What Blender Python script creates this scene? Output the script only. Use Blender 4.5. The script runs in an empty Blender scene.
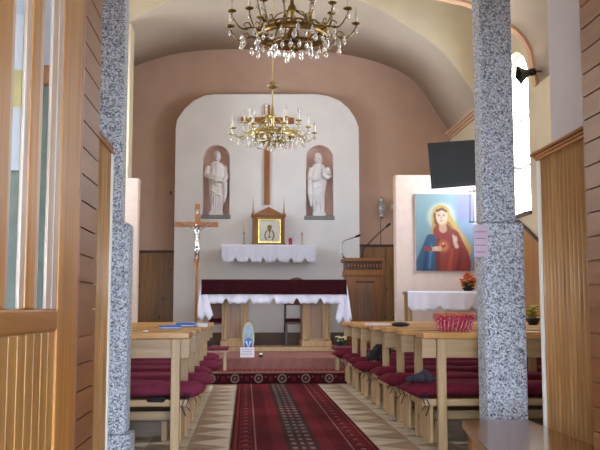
import bpy, bmesh, math, random
from mathutils import Vector, Matrix
random.seed(7)
PI = math.pi
scene = bpy.context.scene
COL = scene.collection
# ---------------------------------------------------------------- camera
F = 850.0
TH = math.atan(54/850.0); PH = math.atan(84/850.0)
CAM = Vector((0, 0, 1.0))
fwd = Vector((math.sin(TH)*math.cos(PH), math.cos(TH)*math.cos(PH), math.sin(PH)))
rgt = Vector((math.cos(TH), -math.sin(TH), 0))
upv = rgt.cross(fwd)
cd = bpy.data.cameras.new('camera'); cam = bpy.data.objects.new('camera', cd); COL.objects.link(cam)
cd.sensor_width = 36; cd.lens = F/600*36; cd.clip_start = .02; cd.clip_end = 200
M = Matrix((rgt, upv, -fwd)).transposed().to_4x4(); M.translation = CAM
cam.matrix_world = M
scene.camera = cam
def at(px, py, Y):
    d = fwd + rgt*((px-300)/F) + upv*((225-py)/F)
    return CAM + d*(Y/d.y)
def X(px, Y, py=300): return at(px, py, Y).x
def Z(py, Y, px=270): return at(px, py, Y).z

# ---------------------------------------------------------------- materials
def lin(c):
    c = c/255.0
    return c/12.92 if c <= .04045 else ((c+.055)/1.055)**2.4
def rgb(r, g, b): return (lin(r), lin(g), lin(b), 1)
class NT:
    def __init__(s, name):
        s.m = bpy.data.materials.new(name); s.m.use_nodes = True
        s.t = s.m.node_tree; s.b = s.t.nodes['Principled BSDF']
    def n(s, ty, **kw):
        x = s.t.nodes.new(ty)
        for k, v in kw.items(): setattr(x, k, v)
        return x
    def l(s, a, b): s.t.links.new(a, b)
    def coord(s, scale=(1,1,1), obj=True):
        tc = s.n('ShaderNodeTexCoord'); mp = s.n('ShaderNodeMapping')
        mp.inputs['Scale'].default_value = scale
        s.l(tc.outputs['Object'], mp.inputs['Vector']); return mp.outputs['Vector']
    def noise(s, vec, scale, detail=4, rough=.6):
        x = s.n('ShaderNodeTexNoise'); x.inputs['Scale'].default_value = scale
        x.inputs['Detail'].default_value = detail; x.inputs['Roughness'].default_value = rough
        s.l(vec, x.inputs['Vector']); return x.outputs['Fac']
    def ramp(s, fac, stops, interp='LINEAR'):
        x = s.n('ShaderNodeValToRGB'); cr = x.color_ramp; cr.interpolation = interp
        while len(cr.elements) < len(stops): cr.elements.new(.5)
        for e, (p, c) in zip(cr.elements, stops): e.position = p; e.color = c
        s.l(fac, x.inputs['Fac']); return x.outputs['Color']
    def mix(s, fac, a, b, mode='MIX'):
        x = s.n('ShaderNodeMix', data_type='RGBA', blend_type=mode)
        for v, i in ((fac, 0), (a, 6), (b, 7)):
            if hasattr(v, 'links'): s.l(v, x.inputs[i])
            else: x.inputs[i].default_value = v
        return x.outputs[2]
    def math(s, op, a, b=0.0):
        x = s.n('ShaderNodeMath', operation=op)
        for v, i in ((a, 0), (b, 1)):
            if hasattr(v, 'links'): s.l(v, x.inputs[i])
            else: x.inputs[i].default_value = v
        return x.outputs[0]
    def bump(s, h, st=.2, d=.01):
        x = s.n('ShaderNodeBump'); x.inputs['Strength'].default_value = st; x.inputs['Distance'].default_value = d
        s.l(h, x.inputs['Height']); s.l(x.outputs['Normal'], s.b.inputs['Normal'])
    def done(s, col=None, rough=.6, metal=0, spec=None):
        if col is not None:
            if hasattr(col, 'links'): s.l(col, s.b.inputs['Base Color'])
            else: s.b.inputs['Base Color'].default_value = col
        s.b.inputs['Roughness'].default_value = rough; s.b.inputs['Metallic'].default_value = metal
        if spec is not None: s.b.inputs['Specular IOR Level'].default_value = spec
        return s.m
def plain(name, c, rough=.6, metal=0, var=.06, scale=9, bump=0):
    s = NT(name); v = s.coord()
    f = s.noise(v, scale, 5)
    d = tuple(x*(1-var*2.2) for x in c[:3])+(1,); l = tuple(min(1, x*(1+var*1.6)) for x in c[:3])+(1,)
    col = s.ramp(f, [(.3, d), (.7, l)])
    if bump: s.bump(s.noise(v, scale*9, 3), bump)
    return s.done(col, rough, metal)
def wood(name, a, b, axis=2, sc=1.0, rough=.4, board=None, bw=.1, off=0.0, knots=False, bvar=.5):
    """a dark, b light; grain runs along axis; board = axis across which boards change tone"""
    s = NT(name)
    k = [26*sc]*3; k[axis] = 1.6*sc
    v = s.coord(tuple(k))
    if board is not None:
        tc = s.n('ShaderNodeTexCoord'); sp = s.n('ShaderNodeSeparateXYZ'); s.l(tc.outputs['Object'], sp.inputs[0])
        q = s.math('FLOOR', s.math('DIVIDE', s.math('ADD', sp.outputs[board], 50+off), bw))
        wn = s.n('ShaderNodeTexWhiteNoise', noise_dimensions='1D'); s.l(q, wn.inputs['W'])
        cb = s.n('ShaderNodeCombineXYZ'); s.l(s.math('MULTIPLY', wn.outputs['Value'], 40), cb.inputs[axis])
        va = s.n('ShaderNodeVectorMath', operation='ADD'); s.l(v, va.inputs[0]); s.l(cb.outputs[0], va.inputs[1]); v = va.outputs[0]
    f = s.noise(v, 1.0, 6, .65)
    col = s.ramp(f, [(.28, a), (.5, tuple((x+y)/2 for x, y in zip(a, b))), (.72, b)])
    if board is not None:
        dk = s.ramp(wn.outputs['Value'], [(0, (1-bvar*.6,)*3+(1,)), (1, (1, 1, 1, 1))])
        col = s.mix(1.0, col, dk, 'MULTIPLY')
    if knots:
        kk = [5.5]*3; kk[axis] = 3.2
        vo = s.n('ShaderNodeTexVoronoi'); vo.inputs['Scale'].default_value = 1.3; s.l(s.coord(tuple(kk)), vo.inputs['Vector'])
        m = s.ramp(vo.outputs['Distance'], [(.10, (1, 1, 1, 1)), (.17, (0, 0, 0, 1))])
        col = s.mix(m, col, tuple(x*.35 for x in a[:3])+(1,))
    s.bump(f, .12, .004)
    return s.done(col, rough)
m_oak = wood('pale_oak', rgb(150,116,76), rgb(190,156,110), 2)
m_oak_x = wood('pale_oak_lengthwise', rgb(148,114,76), rgb(186,152,106), 0)
m_top = wood('honey_varnished_oak', rgb(172,118,58), rgb(206,152,82), 0, rough=.3)
m_door = wood('varnished_door_oak', rgb(150,88,30), rgb(206,142,66), 2, .8, rough=.3)
m_door_h = wood('varnished_rail_oak', rgb(134,76,24), rgb(182,120,52), 1, .8, rough=.3)
m_bead = wood('beadboard_oak', rgb(146,92,36), rgb(196,140,70), 2, 1, board=1, bw=.085, bvar=.2, rough=.35)
m_jamb = wood('reddish_jamb', rgb(120,62,48), rgb(176,116,98), 2, 1, rough=.35)
m_plank = wood('brown_reveal_planks', rgb(122,72,34), rgb(158,100,54), 1, .8, board=2, bw=.1, bvar=.25, rough=.4)
m_wains = wood('narthex_wainscot_oak', rgb(160,108,58), rgb(220,170,110), 2, 1, board=1, bw=.055, bvar=.35, rough=.38)
m_cap = wood('wainscot_cap_oak', rgb(150,86,34), rgb(200,134,64), 1, .8, rough=.35)
m_pine = wood('knotty_pine', rgb(130,90,52), rgb(170,124,76), 2, .8, board=0, bw=.11, bvar=.35, knots=True)
m_pine_y = wood('knotty_pine_side', rgb(150,100,50), rgb(190,140,80), 2, .8, board=1, bw=.11, bvar=.3, knots=True)
m_alt = wood('altar_oak', rgb(146,108,68), rgb(186,146,98), 2, 1.0)
m_alt_d = wood('altar_inset_oak', rgb(108,74,44), rgb(150,108,70), 2, 1.0)
m_amb = wood('ambo_oak', rgb(124,74,30), rgb(166,108,52), 2, 1.0)
m_dark = wood('dark_walnut', rgb(52,30,20), rgb(92,56,36), 0, 1.0)
m_cross = wood('cross_oak', rgb(132,78,34), rgb(168,108,54), 2, 1.0)
m_bench = wood('glossy_bench_oak', rgb(118,72,36), rgb(160,106,58), 1, .7, rough=.16)
m_bench_edge = wood('bench_edge_oak', rgb(132,82,42), rgb(178,124,70), 1, .7, rough=.3)
m_pinkw = plain('dusty_pink_plaster', rgb(196,162,142), .85, var=.03, scale=2.5, bump=.05)
m_niche = plain('rose_niche_plaster', rgb(240,210,198), .85, var=.04, scale=5)
m_white = plain('warm_white_plaster', rgb(234,228,224), .85, var=.02, scale=2, bump=.05)
m_cream = plain('cream_plaster', rgb(222,208,180), .88, var=.03, scale=2, bump=.05)
m_vault = plain('vault_plaster', rgb(198,182,164), .88, var=.03, scale=1.6)
m_rib = plain('peach_rib_plaster', rgb(222,182,150), .85, var=.03)
m_lilac = plain('pale_lilac_plaster', rgb(216,206,208), .85, var=.03, scale=3)
m_peach = plain('peach_panel_plaster', rgb(214,190,174), .85, var=.03)
m_grey = plain('grey_stone', rgb(140,134,134), .7, var=.1, scale=30)
m_outer = plain('vestibule_plaster', rgb(206,206,208), .9, var=.04)
m_conc = plain('vestibule_tile', rgb(150,140,128), .6, var=.08)
m_statue = plain('white_plaster_statue', rgb(242,236,234), .55, var=.03, scale=12)
m_linen = plain('white_lace_linen', rgb(226,222,232), .9, var=.04, scale=60, bump=.2)
m_velvet = plain('burgundy_velvet', rgb(52,14,20), .8, var=.15, scale=14, bump=.15)
m_cush = plain('maroon_cushion_fabric', rgb(98,28,42), .85, var=.12, scale=8, bump=.2)
m_cush2 = plain('pink_cushion_fabric', rgb(118,46,66), .85, var=.12, scale=8, bump=.2)
for _m in (m_velvet, m_cush, m_cush2): _m.node_tree.nodes['Principled BSDF'].inputs['Specular IOR Level'].default_value = .08
m_navy = plain('dark_navy_fabric', rgb(40,34,52), .85, var=.2, scale=10)
m_black = plain('matt_black_plastic', rgb(22,22,24), .45, var=.1)
m_blackc = plain('black_cloth', rgb(24,20,24), .9, var=.2)
m_brass = plain('aged_brass', rgb(198,182,128), .28, 1, var=.15, scale=20)
m_brass_d = plain('dark_brass', rgb(140,116,70), .35, 1, var=.2, scale=20)
m_gold = plain('bright_gilding', rgb(226,200,120), .25, 1, var=.1, scale=30)
m_silver = plain('silvered_metal', rgb(190,190,190), .25, 1, var=.1, scale=30)
m_candle = plain('white_candle_tube', rgb(240,236,226), .5, var=.01)
m_ivory = plain('ivory_enamel', rgb(214,208,196), .5, var=.03)
m_red = plain('red_glass', rgb(190,30,36), .2, var=.05)
m_screen = plain('television_screen', rgb(4,4,5), .6, var=.1)
m_paper = plain('white_paper', rgb(226,222,224), .8, var=.02)
m_paperl = plain('pale_lilac_paper', rgb(206,190,208), .8, var=.02)
m_ink = plain('red_ink', rgb(186,110,130), .8); m_inkb = plain('blue_grey_ink', rgb(110,110,140), .8)
m_blue = plain('blue_print', rgb(50,110,190), .5, var=.1, scale=30)
m_cyan = plain('sky_blue_print', rgb(150,176,186), .5, var=.1, scale=30)
m_yel = plain('ochre_print', rgb(214,190,120), .5, var=.1)
m_skin = plain('skin_tone_paint', rgb(214,170,140), .6)
m_green = plain('leaf_green', rgb(52,74,36), .6, var=.2, scale=30)
m_lime = plain('yellow_green_leaf', rgb(160,150,50), .6, var=.2, scale=30)
m_orange = plain('orange_petal', rgb(214,96,34), .6, var=.15, scale=40)
m_flowerw = plain('cream_petal', rgb(220,200,150), .6)
m_base = plain('brown_baseboard', rgb(112,88,76), .6, var=.08)
def glass(name, tint=(1,1,1,1), gloss=.12, opacity=.0, body=(.8,.85,.9,1)):
    s = NT(name); t = s.t
    tr = s.n('ShaderNodeBsdfTransparent'); tr.inputs['Color'].default_value = tint
    gl = s.n('ShaderNodeBsdfGlossy'); gl.inputs['Roughness'].default_value = .05
    mx = s.n('ShaderNodeMixShader'); mx.inputs[0].default_value = gloss
    s.l(tr.outputs[0], mx.inputs[1]); s.l(gl.outputs[0], mx.inputs[2])
    out = t.nodes['Material Output']; s.l(mx.outputs[0], out.inputs['Surface'])
    if opacity:
        df = s.n('ShaderNodeBsdfDiffuse'); df.inputs['Color'].default_value = body
        m2 = s.n('ShaderNodeMixShader'); m2.inputs[0].default_value = opacity
        s.l(mx.outputs[0], m2.inputs[1]); s.l(df.outputs[0], m2.inputs[2]); s.l(m2.outputs[0], out.inputs['Surface'])
    return s.m
m_glass = glass('window_glass', (.97,.98,1,1), .06)
m_doorglass = glass('door_glass', (.95,.97,.98,1), .05)
def crystal():
    s = NT('clear_crystal'); s.b.inputs['Transmission Weight'].default_value = .75
    s.b.inputs['IOR'].default_value = 1.5
    return s.done((.97,.97,.97,1), .06)
m_crys = crystal()
def terrazzo(name, dark, mid, light, sc=95):
    s = NT(name); v = s.coord()
    vo = s.n('ShaderNodeTexVoronoi'); vo.inputs['Scale'].default_value = sc; s.l(v, vo.inputs['Vector'])
    sp = s.n('ShaderNodeSeparateColor'); s.l(vo.outputs['Color'], sp.inputs[0])
    c = s.ramp(sp.outputs[0], [(0, dark), (.30, mid), (.70, light), (1, (.74,.77,.82,1))])
    s.bump(vo.outputs['Distance'], .25, .004)
    return s.done(c, .75)
m_terr = terrazzo('grey_pebbledash', rgb(78,80,92), rgb(150,154,166), rgb(200,205,216), 112)
def vcol(name, rough=.85, grain=.12, gs=160, spec=None):
    s = NT(name); a = s.n('ShaderNodeVertexColor', layer_name='Col')
    f = s.noise(s.coord(), gs, 3)
    g = s.ramp(f, [(.3, (1-grain*2,)*3+(1,)), (.7, (1, 1, 1, 1))])
    return s.done(s.mix(1.0, a.outputs['Color'], g, 'MULTIPLY'), rough, spec=spec)
m_rug = vcol('woven_carpet', .95, .22, 120, .1)
m_paint = vcol('painted_canvas', .45, .04, 40)
def floor_mat():
    s = NT('beige_tile_with_brown_triangles')
    tc = s.n('ShaderNodeTexCoord'); sp = s.n('ShaderNodeSeparateXYZ'); s.l(tc.outputs['Object'], sp.inputs[0])
    fx = s.math('FRACT', s.math('DIVIDE', s.math('SUBTRACT', s.math('ABSOLUTE', s.math('SUBTRACT', sp.outputs[0], .42)), .53-3), .30))
    fy = s.math('FRACT', s.math('DIVIDE', s.math('ADD', sp.outputs[1], 10), .46))
    tri = s.math('MULTIPLY', s.math('ABSOLUTE', s.math('SUBTRACT', fy, .5)), 2)
    m = s.math('LESS_THAN', tri, fx)
    n = s.noise(s.coord(), 5, 4)
    a = s.ramp(n, [(.3, rgb(196,178,152)), (.7, rgb(216,202,178))])
    b = s.ramp(n, [(.3, rgb(150,122,94)), (.7, rgb(176,148,118))])
    col = s.mix(m, a, b)
    gr = s.math('LESS_THAN', s.math('MINIMUM', fx, fy), .025)
    col = s.mix(gr, col, rgb(150,136,118))
    return s.done(col, .42)
m_floor = floor_mat()
m_plat = plain('platform_stone', rgb(176,156,138), .6, var=.06)

# ---------------------------------------------------------------- mesh helpers
class MB:
    def __init__(s): s.v = []; s.f = []; s.sm = []
    def add(s, vs, fs, smooth=False):
        o = len(s.v); s.v += [tuple(v) for v in vs]; s.f += [tuple(i+o for i in f) for f in fs]; s.sm += [smooth]*len(fs); return s
    def box(s, a, b, c, d, e, f):
        if a > b: a, b = b, a
        if c > d: c, d = d, c
        if e > f: e, f = f, e
        return s.add([(a,c,e),(b,c,e),(b,d,e),(a,d,e),(a,c,f),(b,c,f),(b,d,f),(a,d,f)],
            [(0,3,2,1),(4,5,6,7),(0,1,5,4),(1,2,6,5),(2,3,7,6),(3,0,4,7)])
    def tube(s, pts, r, n=8, cap=True):
        pts = [Vector(p) for p in pts]; rs = r if isinstance(r, (list, tuple)) else [r]*len(pts)
        vs = []; prev = None
        for i, p in enumerate(pts):
            t = (pts[min(i+1, len(pts)-1)] - pts[max(i-1, 0)])
            t = t.normalized() if t.length > 1e-9 else Vector((0,0,1))
            if prev is None:
                a = Vector((0,0,1)) if abs(t.z) < .9 else Vector((1,0,0)); u = t.cross(a).normalized()
            else:
                u = (prev - t*prev.dot(t)); u = u.normalized() if u.length > 1e-6 else t.orthogonal().normalized()
            prev = u; w = t.cross(u)
            for k in range(n):
                a = 2*PI*k/n; vs.append(p + (u*math.cos(a)+w*math.sin(a))*rs[i])
        fs = [(i*n+k, i*n+(k+1) % n, (i+1)*n+(k+1) % n, (i+1)*n+k) for i in range(len(pts)-1) for k in range(n)]
        if cap: fs += [tuple(range(n))[::-1], tuple((len(pts)-1)*n+k for k in range(n))]
        return s.add(vs, fs, True)
    def lathe(s, prof, n=16, c=(0,0,0), sx=1, sy=1):
        vs = [(c[0]+r*math.cos(2*PI*k/n)*sx, c[1]+r*math.sin(2*PI*k/n)*sy, c[2]+z) for r, z in prof for k in range(n)]
        fs = [(i*n+k, i*n+(k+1) % n, (i+1)*n+(k+1) % n, (i+1)*n+k) for i in range(len(prof)-1) for k in range(n)]
        fs += [tuple(range(n))[::-1], tuple((len(prof)-1)*n+k for k in range(n))]
        return s.add(vs, fs, True)
    def sph(s, c, r, n=12, m=8):
        rr = r if isinstance(r, (tuple, list)) else (r, r, r)
        prof = [(max(.001, math.sin(PI*i/m)), -math.cos(PI*i/m)) for i in range(m+1)]
        vs = [(c[0]+q*math.cos(2*PI*k/n)*rr[0], c[1]+q*math.sin(2*PI*k/n)*rr[1], c[2]+z*rr[2]) for q, z in prof for k in range(n)]
        fs = [(i*n+k, i*n+(k+1) % n, (i+1)*n+(k+1) % n, (i+1)*n+k) for i in range(m) for k in range(n)]
        fs += [tuple(range(n))[::-1], tuple(m*n+k for k in range(n))]
        return s.add(vs, fs, True)
    def poly(s, outline, depth, axis='y', holes=()):
        """outline: list of 2D (a,b); extruded. axis y: (a,b)->(x,z) from y0 to y1; axis x: (y,z)"""
        bm = bmesh.new(); d0, d1 = depth
        def P(a, b, d): return (a, d, b) if axis == 'y' else ((d, a, b) if axis == 'x' else (a, b, d))
        edges = []; loops = [outline]+list(holes)
        for lp in loops:
            vs = [bm.verts.new(P(a, b, d0)) for a, b in lp]
            edges += [bm.edges.new((vs[i], vs[(i+1) % len(vs)])) for i in range(len(vs))]
        bmesh.ops.triangle_fill(bm, use_beauty=True, edges=edges)
        g = bmesh.ops.extrude_face_region(bm, geom=list(bm.faces))
        vec = Vector(P(0, 0, d1)) - Vector(P(0, 0, d0))
        bmesh.ops.translate(bm, vec=vec, verts=[v for v in g['geom'] if isinstance(v, bmesh.types.BMVert)])
        bmesh.ops.recalc_face_normals(bm, faces=list(bm.faces))
        bm.verts.index_update()
        s.add([v.co for v in bm.verts], [[v.index for v in f.verts] for f in bm.faces]); bm.free(); return s
    def xf(s, mat):
        s.v = [tuple(mat @ Vector(v)) for v in s.v]; return s
    def build(s, name, mat, parent=None, loc=None, bevel=0, solid=0, remesh=0, subd=0, fix=True):
        me = bpy.data.meshes.new(name); me.from_pydata(s.v, [], s.f)
        me.polygons.foreach_set('use_smooth', s.sm)
        if fix:
            bm = bmesh.new(); bm.from_mesh(me); bmesh.ops.recalc_face_normals(bm, faces=list(bm.faces)); bm.to_mesh(me); bm.free()
        if mat: me.materials.append(mat)
        o = bpy.data.objects.new(name, me); COL.objects.link(o)
        if parent: o.parent = parent
        if loc: o.location = loc
        if bevel:
            b = o.modifiers.new('bevel', 'BEVEL'); b.width = bevel; b.segments = 2; b.limit_method = 'ANGLE'
        if solid:
            b = o.modifiers.new('solidify', 'SOLIDIFY'); b.thickness = solid; b.offset = 0
        if remesh:
            b = o.modifiers.new('remesh', 'REMESH'); b.mode = 'VOXEL'; b.voxel_size = remesh; b.use_smooth_shade = True
            b = o.modifiers.new('smooth', 'SMOOTH'); b.factor = .5; b.iterations = 2
        if subd:
            b = o.modifiers.new('subdivision', 'SUBSURF'); b.levels = subd; b.render_levels = subd
        return o
def tag(o, label=None, cat=None, group=None, kind=None):
    if label: o['label'] = label
    if cat: o['category'] = cat
    if group: o['group'] = group
    if kind: o['kind'] = kind
    return o
def thing(name, label, cat, loc=(0,0,0), rz=0, group=None):
    o = bpy.data.objects.new(name, None); COL.objects.link(o); o.location = loc; o.rotation_euler = (0,0,rz)
    o.empty_display_size = .1
    return tag(o, label, cat, group)
def struct(o): o['kind'] = 'structure'; return o
def B(*a): return MB().box(*a)
def dup(root, loc, rz=None, label=None):
    r = root.copy(); COL.objects.link(r); r.location = loc
    if rz is not None: r.rotation_euler = (0,0,rz)
    if label: r['label'] = label
    kids = {}
    for ch in list(root.children):
        c = ch.copy(); COL.objects.link(c); c.parent = r
        for g in list(ch.children):
            d = g.copy(); COL.objects.link(d); d.parent = c
    return r
def grid_colour(name, w, h, nu, nv, func, mat, parent=None, loc=(0,0,0), plane='xy', thick=.006):
    """coloured sheet; func(u metres, v metres)->(r,g,b) sRGB 0..255. plane xy: lies flat; xz: stands, v downwards from top"""
    vs = []; cols = []
    for j in range(nv+1):
        for i in range(nu+1):
            a = w*i/nu; b = h*j/nv
            vs.append((a, b, thick) if plane == 'xy' else (a, -thick, h-b))
            c = func(a, b); cols.append((lin(c[0]), lin(c[1]), lin(c[2]), 1))
    fs = [(j*(nu+1)+i, j*(nu+1)+i+1, (j+1)*(nu+1)+i+1, (j+1)*(nu+1)+i) for j in range(nv) for i in range(nu)]
    if plane == 'xz': fs = [f[::-1] for f in fs]
    # close to a thin slab
    n = len(vs); N = nu+1
    corners = [0, nu, nv*N+nu, nv*N]
    for c in corners:
        x, y, z = vs[c]; vs.append((x, y, 0) if plane == 'xy' else (x, 0, z)); cols.append(cols[c])
    fs.append((n, n+3, n+2, n+1) if plane == 'xy' else (n, n+1, n+2, n+3))
    per = [list(range(0, nu+1)), [j*N+nu for j in range(nv+1)], [nv*N+i for i in range(nu, -1, -1)], [j*N for j in range(nv, -1, -1)]]
    for k, e in enumerate(per):
        fs.append(tuple(e[::-1] + [n+k, n+(k+1) % 4]))
    me = bpy.data.meshes.new(name); me.from_pydata(vs, [], fs)
    at_ = me.color_attributes.new('Col', 'FLOAT_COLOR', 'POINT')
    at_.data.foreach_set('color', [x for c in cols for x in c])
    me.materials.append(mat)
    o = bpy.data.objects.new(name, me); COL.objects.link(o); o.location = loc
    if parent: o.parent = parent
    return o

# ---------------------------------------------------------------- shell
CX = .42                      # church axis
XL, XR = CX-3.7, CX+3.7       # nave side walls
YB = 16.8                     # pink back wall
struct(B(XL-.3, XR+.3, 3.1, YB+.3, -.1, 0).build('floor', m_floor))
struct(B(-3.5, 4.6, -2.6, 3.1, -.1, 0).build('floor_vestibule', m_conc))

def arch_hole(y0, y1, z0, z1, n=10):
    r = (y1-y0)/2; c = (y0+y1)/2; zs = z1-r*.75
    pts = [(y0, z0), (y1, z0)] + [(c+r*math.cos(PI*k/n), zs+r*.75*math.sin(PI*k/n)) for k in range(n+1)]
    return pts
wins_r = [(12.0, 13.45, 2.42, 4.95), (7.0, 8.2, 2.0, 4.0), (9.6, 10.6, 2.0, 4.0)]
wins_l = [(12.2, 13.4, 2.42, 4.95), (7.0, 8.2, 2.0, 4.0), (9.6, 10.6, 2.0, 4.0)]
for nm, x0, x1, wl in (('wall_right', XR, XR+.3, wins_r), ('wall_left', XL-.3, XL, wins_l)):
    struct(MB().poly([(4.7, 0), (YB+.3, 0), (YB+.3, 7.3), (4.7, 7.3)], (x0, x1), 'x', [arch_hole(*w) for w in wl]).build(nm, m_cream))
k = 0
for side, wl in ((1, wins_r), (-1, wins_l)):
    for (y0, y1, z0, z1) in wl:
        k += 1
        xo = XR+.14 if side == 1 else XL-.14
        h = arch_hole(y0, y1, z0, z1); hi = arch_hole(y0+.05, y1-.05, z0+.05, z1-.04)
        r = thing('window_%d' % k, None, None, (0, 0, 0)); struct(r)
        MB().poly(h, (xo-.025, xo+.025), 'x', [hi]).build('window_frame', m_candle, r)
        b = MB(); b.box(xo-.015, xo+.015, (y0+y1)/2-.02, (y0+y1)/2+.02, z0+.03, z1-.03)
        for q in (1, 2): b.box(xo-.015, xo+.015, y0+.02, y1-.02, z0+(z1-z0)*q/3.4-.015, z0+(z1-z0)*q/3.4+.015)
        b.build('muntin', m_candle, r)
        MB().poly(hi, (xo-.003, xo+.003), 'x').build('pane', m_glass, r)
        xi = XR if side == 1 else XL
        B(xi-.05*side, xo-.02*side, y0-.04, y1+.04, z0-.05, z0).build('window_sill', m_dark, r)

# back wall (pink) plus end walls
struct(B(XL, XR, YB, YB+.3, 0, 7.3).build('wall_back', m_pinkw))
struct(B(XL-.3, XR+.3, 11.65, YB+.3, 7.2, 7.4).build('ceiling', m_vault))

# vaults --------------------------------------------------
def smooth_profile(pts, n=48):
    """pts: (x offset from axis, z), x decreasing to 0; monotone interpolation, mirrored"""
    pts = sorted(pts)
    out = []
    xs = [p[0] for p in pts]; zs = [p[1] for p in pts]
    def cat(x):
        for i in range(len(xs)-1):
            if xs[i] <= x <= xs[i+1]+1e-9:
                h = xs[i+1]-xs[i]; t = (x-xs[i])/h
                def sl(j):
                    if j == 0: return 0
                    if j == len(xs)-1: return (zs[j]-zs[j-1])/(xs[j]-xs[j-1])
                    return (zs[j+1]-zs[j-1])/(xs[j+1]-xs[j-1])
                return (2*t**3-3*t*t+1)*zs[i]+(t**3-2*t*t+t)*h*sl(i)+(-2*t**3+3*t*t)*zs[i+1]+(t**3-t*t)*h*sl(i+1)
        return zs[-1]
    a = xs[-1]
    for k in range(n+1):
        x = -a*math.cos(PI*k/n); out.append((x, cat(abs(x))))
    return out
def pix_prof(pix, Y, spring, top):
    r = [(at(a, b, Y).x-CX, at(a, b, Y).z) for a, b in pix]
    return smooth_profile([(0, top)]+r+[(3.7, spring)])
A1 = 14.5
near = pix_prof([(474, 94), (440, 50), (402, 23), (359, 0)], A1, 4.35, at(359, 0, A1).z+.28)
far = pix_prof([(455, 127), (418, 84), (387, 65), (340, 53)], YB, 4.62, at(268, 49, YB).z)
n = len(near)
vs = [(CX+x, A1, z) for x, z in near]+[(CX+x, YB, z) for x, z in far]
fs = [(i, i+1, n+i+1, n+i) for i in range(n-1)]
struct(MB().add(vs, fs, True).build('ceiling_apse_vault', m_vault, solid=.03))
# arch wall at A1 (spandrel)
ol = [(CX+x, z) for x, z in near]
struct(MB().poly(ol+[(XR, 7.2), (XL, 7.2)], (A1-.02, A1+.05), 'y').build('wall_chancel_arch', m_cream))
# nave vault
YN0, YN1 = 4.7, 11.65
nv = pix_prof([(545, 74), (530, 50), (512, 28), (460, 2)], YN1, 4.2, 5.62)
nv2 = [(CX+x, z) for x, z in nv]
vs = [(x, YN0, z) for x, z in nv2]+[(x, YN1, z) for x, z in nv2]
struct(MB().add(vs, fs, True).build('ceiling_nave_vault', m_vault, solid=.03))
inner = [(CX+x*.988, z-.035) for x, z in nv]
struct(MB().poly(inner+nv2[::-1], (YN1-.12, YN1+.02), 'y').build('trim_1', m_rib))
struct(MB().poly(nv2+[(XR, 7.2), (XL, 7.2)], (YN1-.1, YN1), 'y').build('wall_nave_arch', m_cream))
struct(B(XL, XR, 4.6, 4.7, 3.55, 5.7).build('wall_loft', m_cream))
struct(B(XL, XR, 3.5, 6.0, 3.35, 3.55).build('ceiling_loft', m_cream))
# cornice where the vault springs
for q, sx, xa in ((2, -1, XR), (3, 1, XL)):
    c = MB(); z = 4.42
    for (d, z0, z1) in ((.04, 0, .05), (.07, .05, .1), (.10, .1, .15)):
        c.box(xa, xa+sx*d, A1-.04, YB, z+z0, z+z1)
    struct(c.build('trim_%d' % q, m_rib, bevel=.012))
# chancel pier strip left
struct(B(XL, at(127.5, 200, A1-.1).x, A1-.1, A1+.35, 0, 5.9).build('wall_chancel_pier', m_cream))

# white altar breast with niches
YW = 16.5
ul, ur = at(175, 128, YW), at(359, 126, YW)
def P2(px, py, Y=YW): p = at(px, py, Y); return (p.x, p.z)
xl, xr = P2(174, 250)[0], P2(359.5, 250)[0]
outl = [(xl, .33), (xl, P2(175, 129)[1])]
outl += [P2(*p) for p in ((177, 120), (184.5, 109), (194, 100.5), (205, 95.5), (215, 94.3), (318, 94.3), (328, 96), (340, 101), (349, 109), (355, 118))]
outl += [(xr, P2(359, 127)[1]), (xr, .33)]
def niche_hole(px0, px1, pyt, pyb):
    x0 = P2(px0, 200)[0]; x1 = P2(px1, 200)[0]; zb = P2((px0+px1)/2, pyb)[1]; zt = P2((px0+px1)/2, pyt)[1]
    r = (x1-x0)/2; c = (x0+x1)/2
    return [(x0, zb), (x1, zb)]+[(c+r*math.cos(PI*k/14), zt-r+r*math.sin(PI*k/14)) for k in range(15)], (x0, x1, zb, zt)
h1, n1 = niche_hole(202.5, 229.5, 145, 215); h2, n2 = niche_hole(306, 333.5, 145, 216)
struct(MB().poly(outl, (YW, YB), 'y', [h1, h2]).build('wall_altar_breast', m_white))
for q, (hh, (x0, x1, zb, zt)) in enumerate(((h1, n1), (h2, n2))):
    struct(MB().poly(hh, (YB-.03, YB-.005), 'y').build('wall_niche_back_%d' % (q+1), m_niche))
    # rose lining of the recess
    r = (x1-x0)/2-.001; c = (x0+x1)/2
    loop = [(x0+.001, zb)]+[(c-r*math.cos(PI*k/14), zt-r+r*math.sin(PI*k/14)) for k in range(15)]+[(x1-.001, zb)]
    v = [(a, YW+.003, b) for a, b in loop]+[(a, YB-.01, b) for a, b in loop]; L = len(loop)
    struct(MB().add(v, [(i, i+1, L+i+1, L+i) for i in range(L-1)], False).build('wall_niche_lining_%d' % (q+1), m_niche, solid=.004))
    struct(B(x0-.03, x1+.02, YW-.04, YB-.04, zb-.07, zb).build('trim_niche_sill_%d' % (q+1), m_grey, bevel=.006))

# pine wainscot on the pink wall + brown skirting under the breast
PZ = .31                       # altar platform level
def wain(name, x0, x1, y, z0, z1, mat, cap, step=.11):
    b = MB(); x = x0
    while x < x1-.001:
        b.box(x+.002, min(x+step, x1)-.003, y-.025, y-.002, z0, z1); x += step
    b.box(x0, x1, y-.008, y, z0, z1)
    o = b.build(name, mat); struct(o)
    struct(B(x0, x1, y-.045, y, z1, z1+.05).build('trim_wainscot_cap', cap, bevel=.006)); return o
wain('wall_wainscot_left', XL+.02, xl-.005, YB, PZ, Z(253, YB, 155), m_pine, m_dark)
wain('wall_wainscot_right', xr+.005, XR-.02, YB, PZ, Z(247, YB, 380), m_pine, m_dark)
struct(B(xl, xr, YW-.02, YW, PZ, PZ+.24).build('baseboard_back', m_base))
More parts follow.
